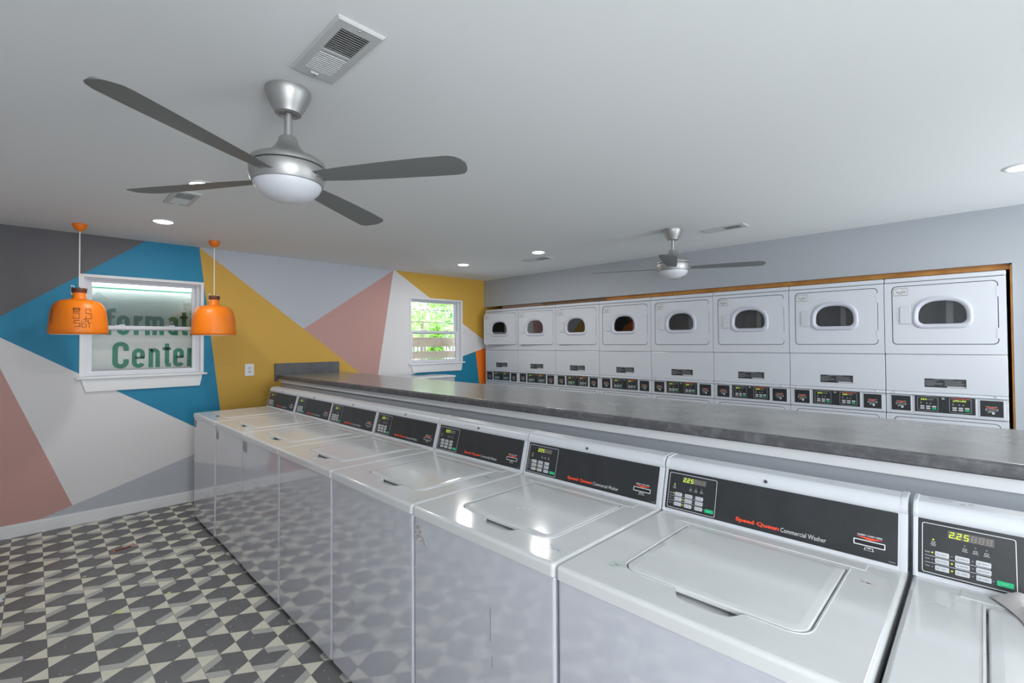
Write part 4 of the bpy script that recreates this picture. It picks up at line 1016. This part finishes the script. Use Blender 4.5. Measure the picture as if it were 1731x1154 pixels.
# ------------------------------------------------------------------ ceiling vents
def make_vent(lx, ly, n, vm, dark):
    """origin at centre, on the ceiling; slats run along x"""
    r = empty('ceiling_vent', (0, 0, 0)); hx, hy = lx / 2, ly / 2; ix, iy = hx - .030, hy - .042
    mb = MB()
    o_ = [(-hx, -hy), (hx, -hy), (hx, hy), (-hx, hy)]; sh = lambda k_, z: [(x - math.copysign(k_, x), y - math.copysign(k_, y), z) for x, y in o_]
    i_ = [(-ix, -iy, -.009), (ix, -iy, -.009), (ix, iy, -.009), (-ix, iy, -.009)]
    mb.loft([sh(0, 0), sh(0, -.003), sh(.006, -.009), i_, [(x, y, -.001) for x, y, z in i_]], False, False); mb.box(-ix, -.006, -.009, ix, .006, -.002); mb.build('vent_frame', vm, r)
    mb = MB(); mb.add([(-ix, -iy, -.0012), (ix, -iy, -.0012), (ix, iy, -.0012), (-ix, iy, -.0012)], [(0, 1, 2, 3)]); mb.build('backing', dark, r)
    sl = None
    for half in (-1, 1):
        proto = None
        for k_ in range(n):
            y = half * (.012 + (iy - .016) * (k_ + .5) / n)
            if proto is None:
                mb = MB(); t_ = -.0026 if half < 0 else .0010; w_ = .0009; mb.loft([[(x, yy, zz) for yy, zz in ((-w_ + t_, -.0095), (w_ + t_, -.0095), (w_ - t_, -.0035), (-w_ - t_, -.0035))] for x in (-ix, ix)]); proto = mb.build('slat', vm, r); o = proto
            else: o = proto.copy(); COL.objects.link(o)
            o.location = (0, y, 0)
    mb = MB(); mb.lathe([(.0001, -.0115), (.003, -.011), (.004, -.009)], (0, -hy + .02, 0), 10); mb.lathe([(.0001, -.0115), (.003, -.011), (.004, -.009)], (0, hy - .02, 0), 10); mb.build('screw', nickel, r)
    mb = MB(); mb.box(-.02, hy - .034, -.014, .006, hy - .028, -.009); mb.build('lever', vm, r)
    return r
vm = mat('vent_white', (192, 195, 195), .45); vd = mat('vent_dark', (70, 70, 66), .8)
v1 = make_vent(.154, .365, 11, vm, vd); v1.location = (.694, -3.978, H); tag(v1, 'large white slatted ceiling vent beside the near fan canopy', 'vent', 'ceiling vents')
v2 = copy_tree(v1); v2.location = (.68, -1.78, H); tag(v2, 'white ceiling vent behind the near fan blade, beside the left downlights', 'vent', 'ceiling vents')
v3 = copy_tree(v1); v3.location = (4.11, -3.93, H); tag(v3, 'thin-looking ceiling vent right of the farther fan', 'vent', 'ceiling vents')
v4 = copy_tree(v1); v4.location = (4.08, -1.86, H); tag(v4, 'faint ceiling vent below the downlight left of the farther fan', 'vent', 'ceiling vents')

# ------------------------------------------------------------------ litter on the floor
def scrap(name, loc, s, m_, label, cat, seed, flat=.35):
    rd = random.Random(seed); mb = MB(); n = 9; loops = []
    for j, (k_, z) in enumerate(((1, 0), (.9, flat * .5), (.5, flat))):
        loops.append([(s * k_ * (1 + rd.uniform(-.35, .35)) * math.cos(2 * PI * i / n), s * k_ * .7 * (1 + rd.uniform(-.35, .35)) * math.sin(2 * PI * i / n), s * (z + (rd.uniform(0, .15) if j else 0))) for i in range(n)])
    mb.loft(loops); o = mb.build(name, m_, label=label, category=cat); o.location = loc; return o
yel = mat('leaf_yellow_green', (206, 214, 160), .7)
lt = empty('litter_strip', (.50, -.9, 0), rz=math.radians(12), label='small orange plastic strip lying on the patterned floor', category='litter')
mb = MB(); mb.loft([[(x, y, z) for y, z in ((-.011, 0), (.008, .0), (.010, .004), (-.009, .006))] for x in (-.075, .02)]); mb.build('strip', mat('strip_orange', (226, 112, 70), .5), lt)
mb = MB(); mb.loft([[(x, y, z) for y, z in ((-.013, 0), (-.006, .0), (-.006, .007), (-.011, .007))] for x in (-.065, .03)]); mb.build('dark_edge', mat('strip_brown', (92, 48, 34), .6), lt)
mb = MB(); mb.tube([(.02, 0, .004), (.045, .012, .012), (.06, .0, .004)], .003, 6); mb.build('tab', mat('strip_orange', (226, 112, 70), .5), lt)
scrap('leaf_scrap', (.596, -1.924, .0005), .014, yel, 'pale yellow-green scrap on the floor nearer the washers', 'litter', 1)
scrap('leaf_scrap', (.354, -1.967, .0005), .022, yel, 'longer pale yellow-green scrap on the floor, lowest of the scraps', 'litter', 2)
scrap('leaf_scrap', (.90, -.905, .0005), .016, yel, 'pale green scrap on the floor beside the farthest washer', 'litter', 3)
scrap('leaf_scrap', (.25, -1.27, .0005), .010, yel, 'tiny yellow-green scrap on the floor left of the others', 'litter', 5)
scrap('crumpled_paper', (-.15, -1.30, .0005), .042, foil_m, 'crumpled silvery paper on the floor at the left edge', 'litter', 4, .6)
mb = MB(); rd = random.Random(21)
for _ in range(420):
    x = rd.uniform(-.2, 1.0) if rd.random() < .4 else .98 - abs(rd.gauss(0, .28)); y = -rd.uniform(.5, 3.5) ** 1.0; s_ = rd.uniform(.0012, .0042)
    if x < XL: continue
    a = rd.uniform(0, 3); p = [(x + s_ * rd.uniform(.5, 1.4) * math.cos(a + t), y + s_ * rd.uniform(.5, 1.2) * math.sin(a + t)) for t in (0, 1.5, 3.1, 4.6)]
    mb.add([(q[0], q[1], .0006) for q in p], [(0, 1, 2, 3)])
mb.build('floor_crumbs', mat('crumb_white', (222, 224, 228), .7), label='scattered white paint crumbs on the patterned floor', category='crumbs', kind='stuff')
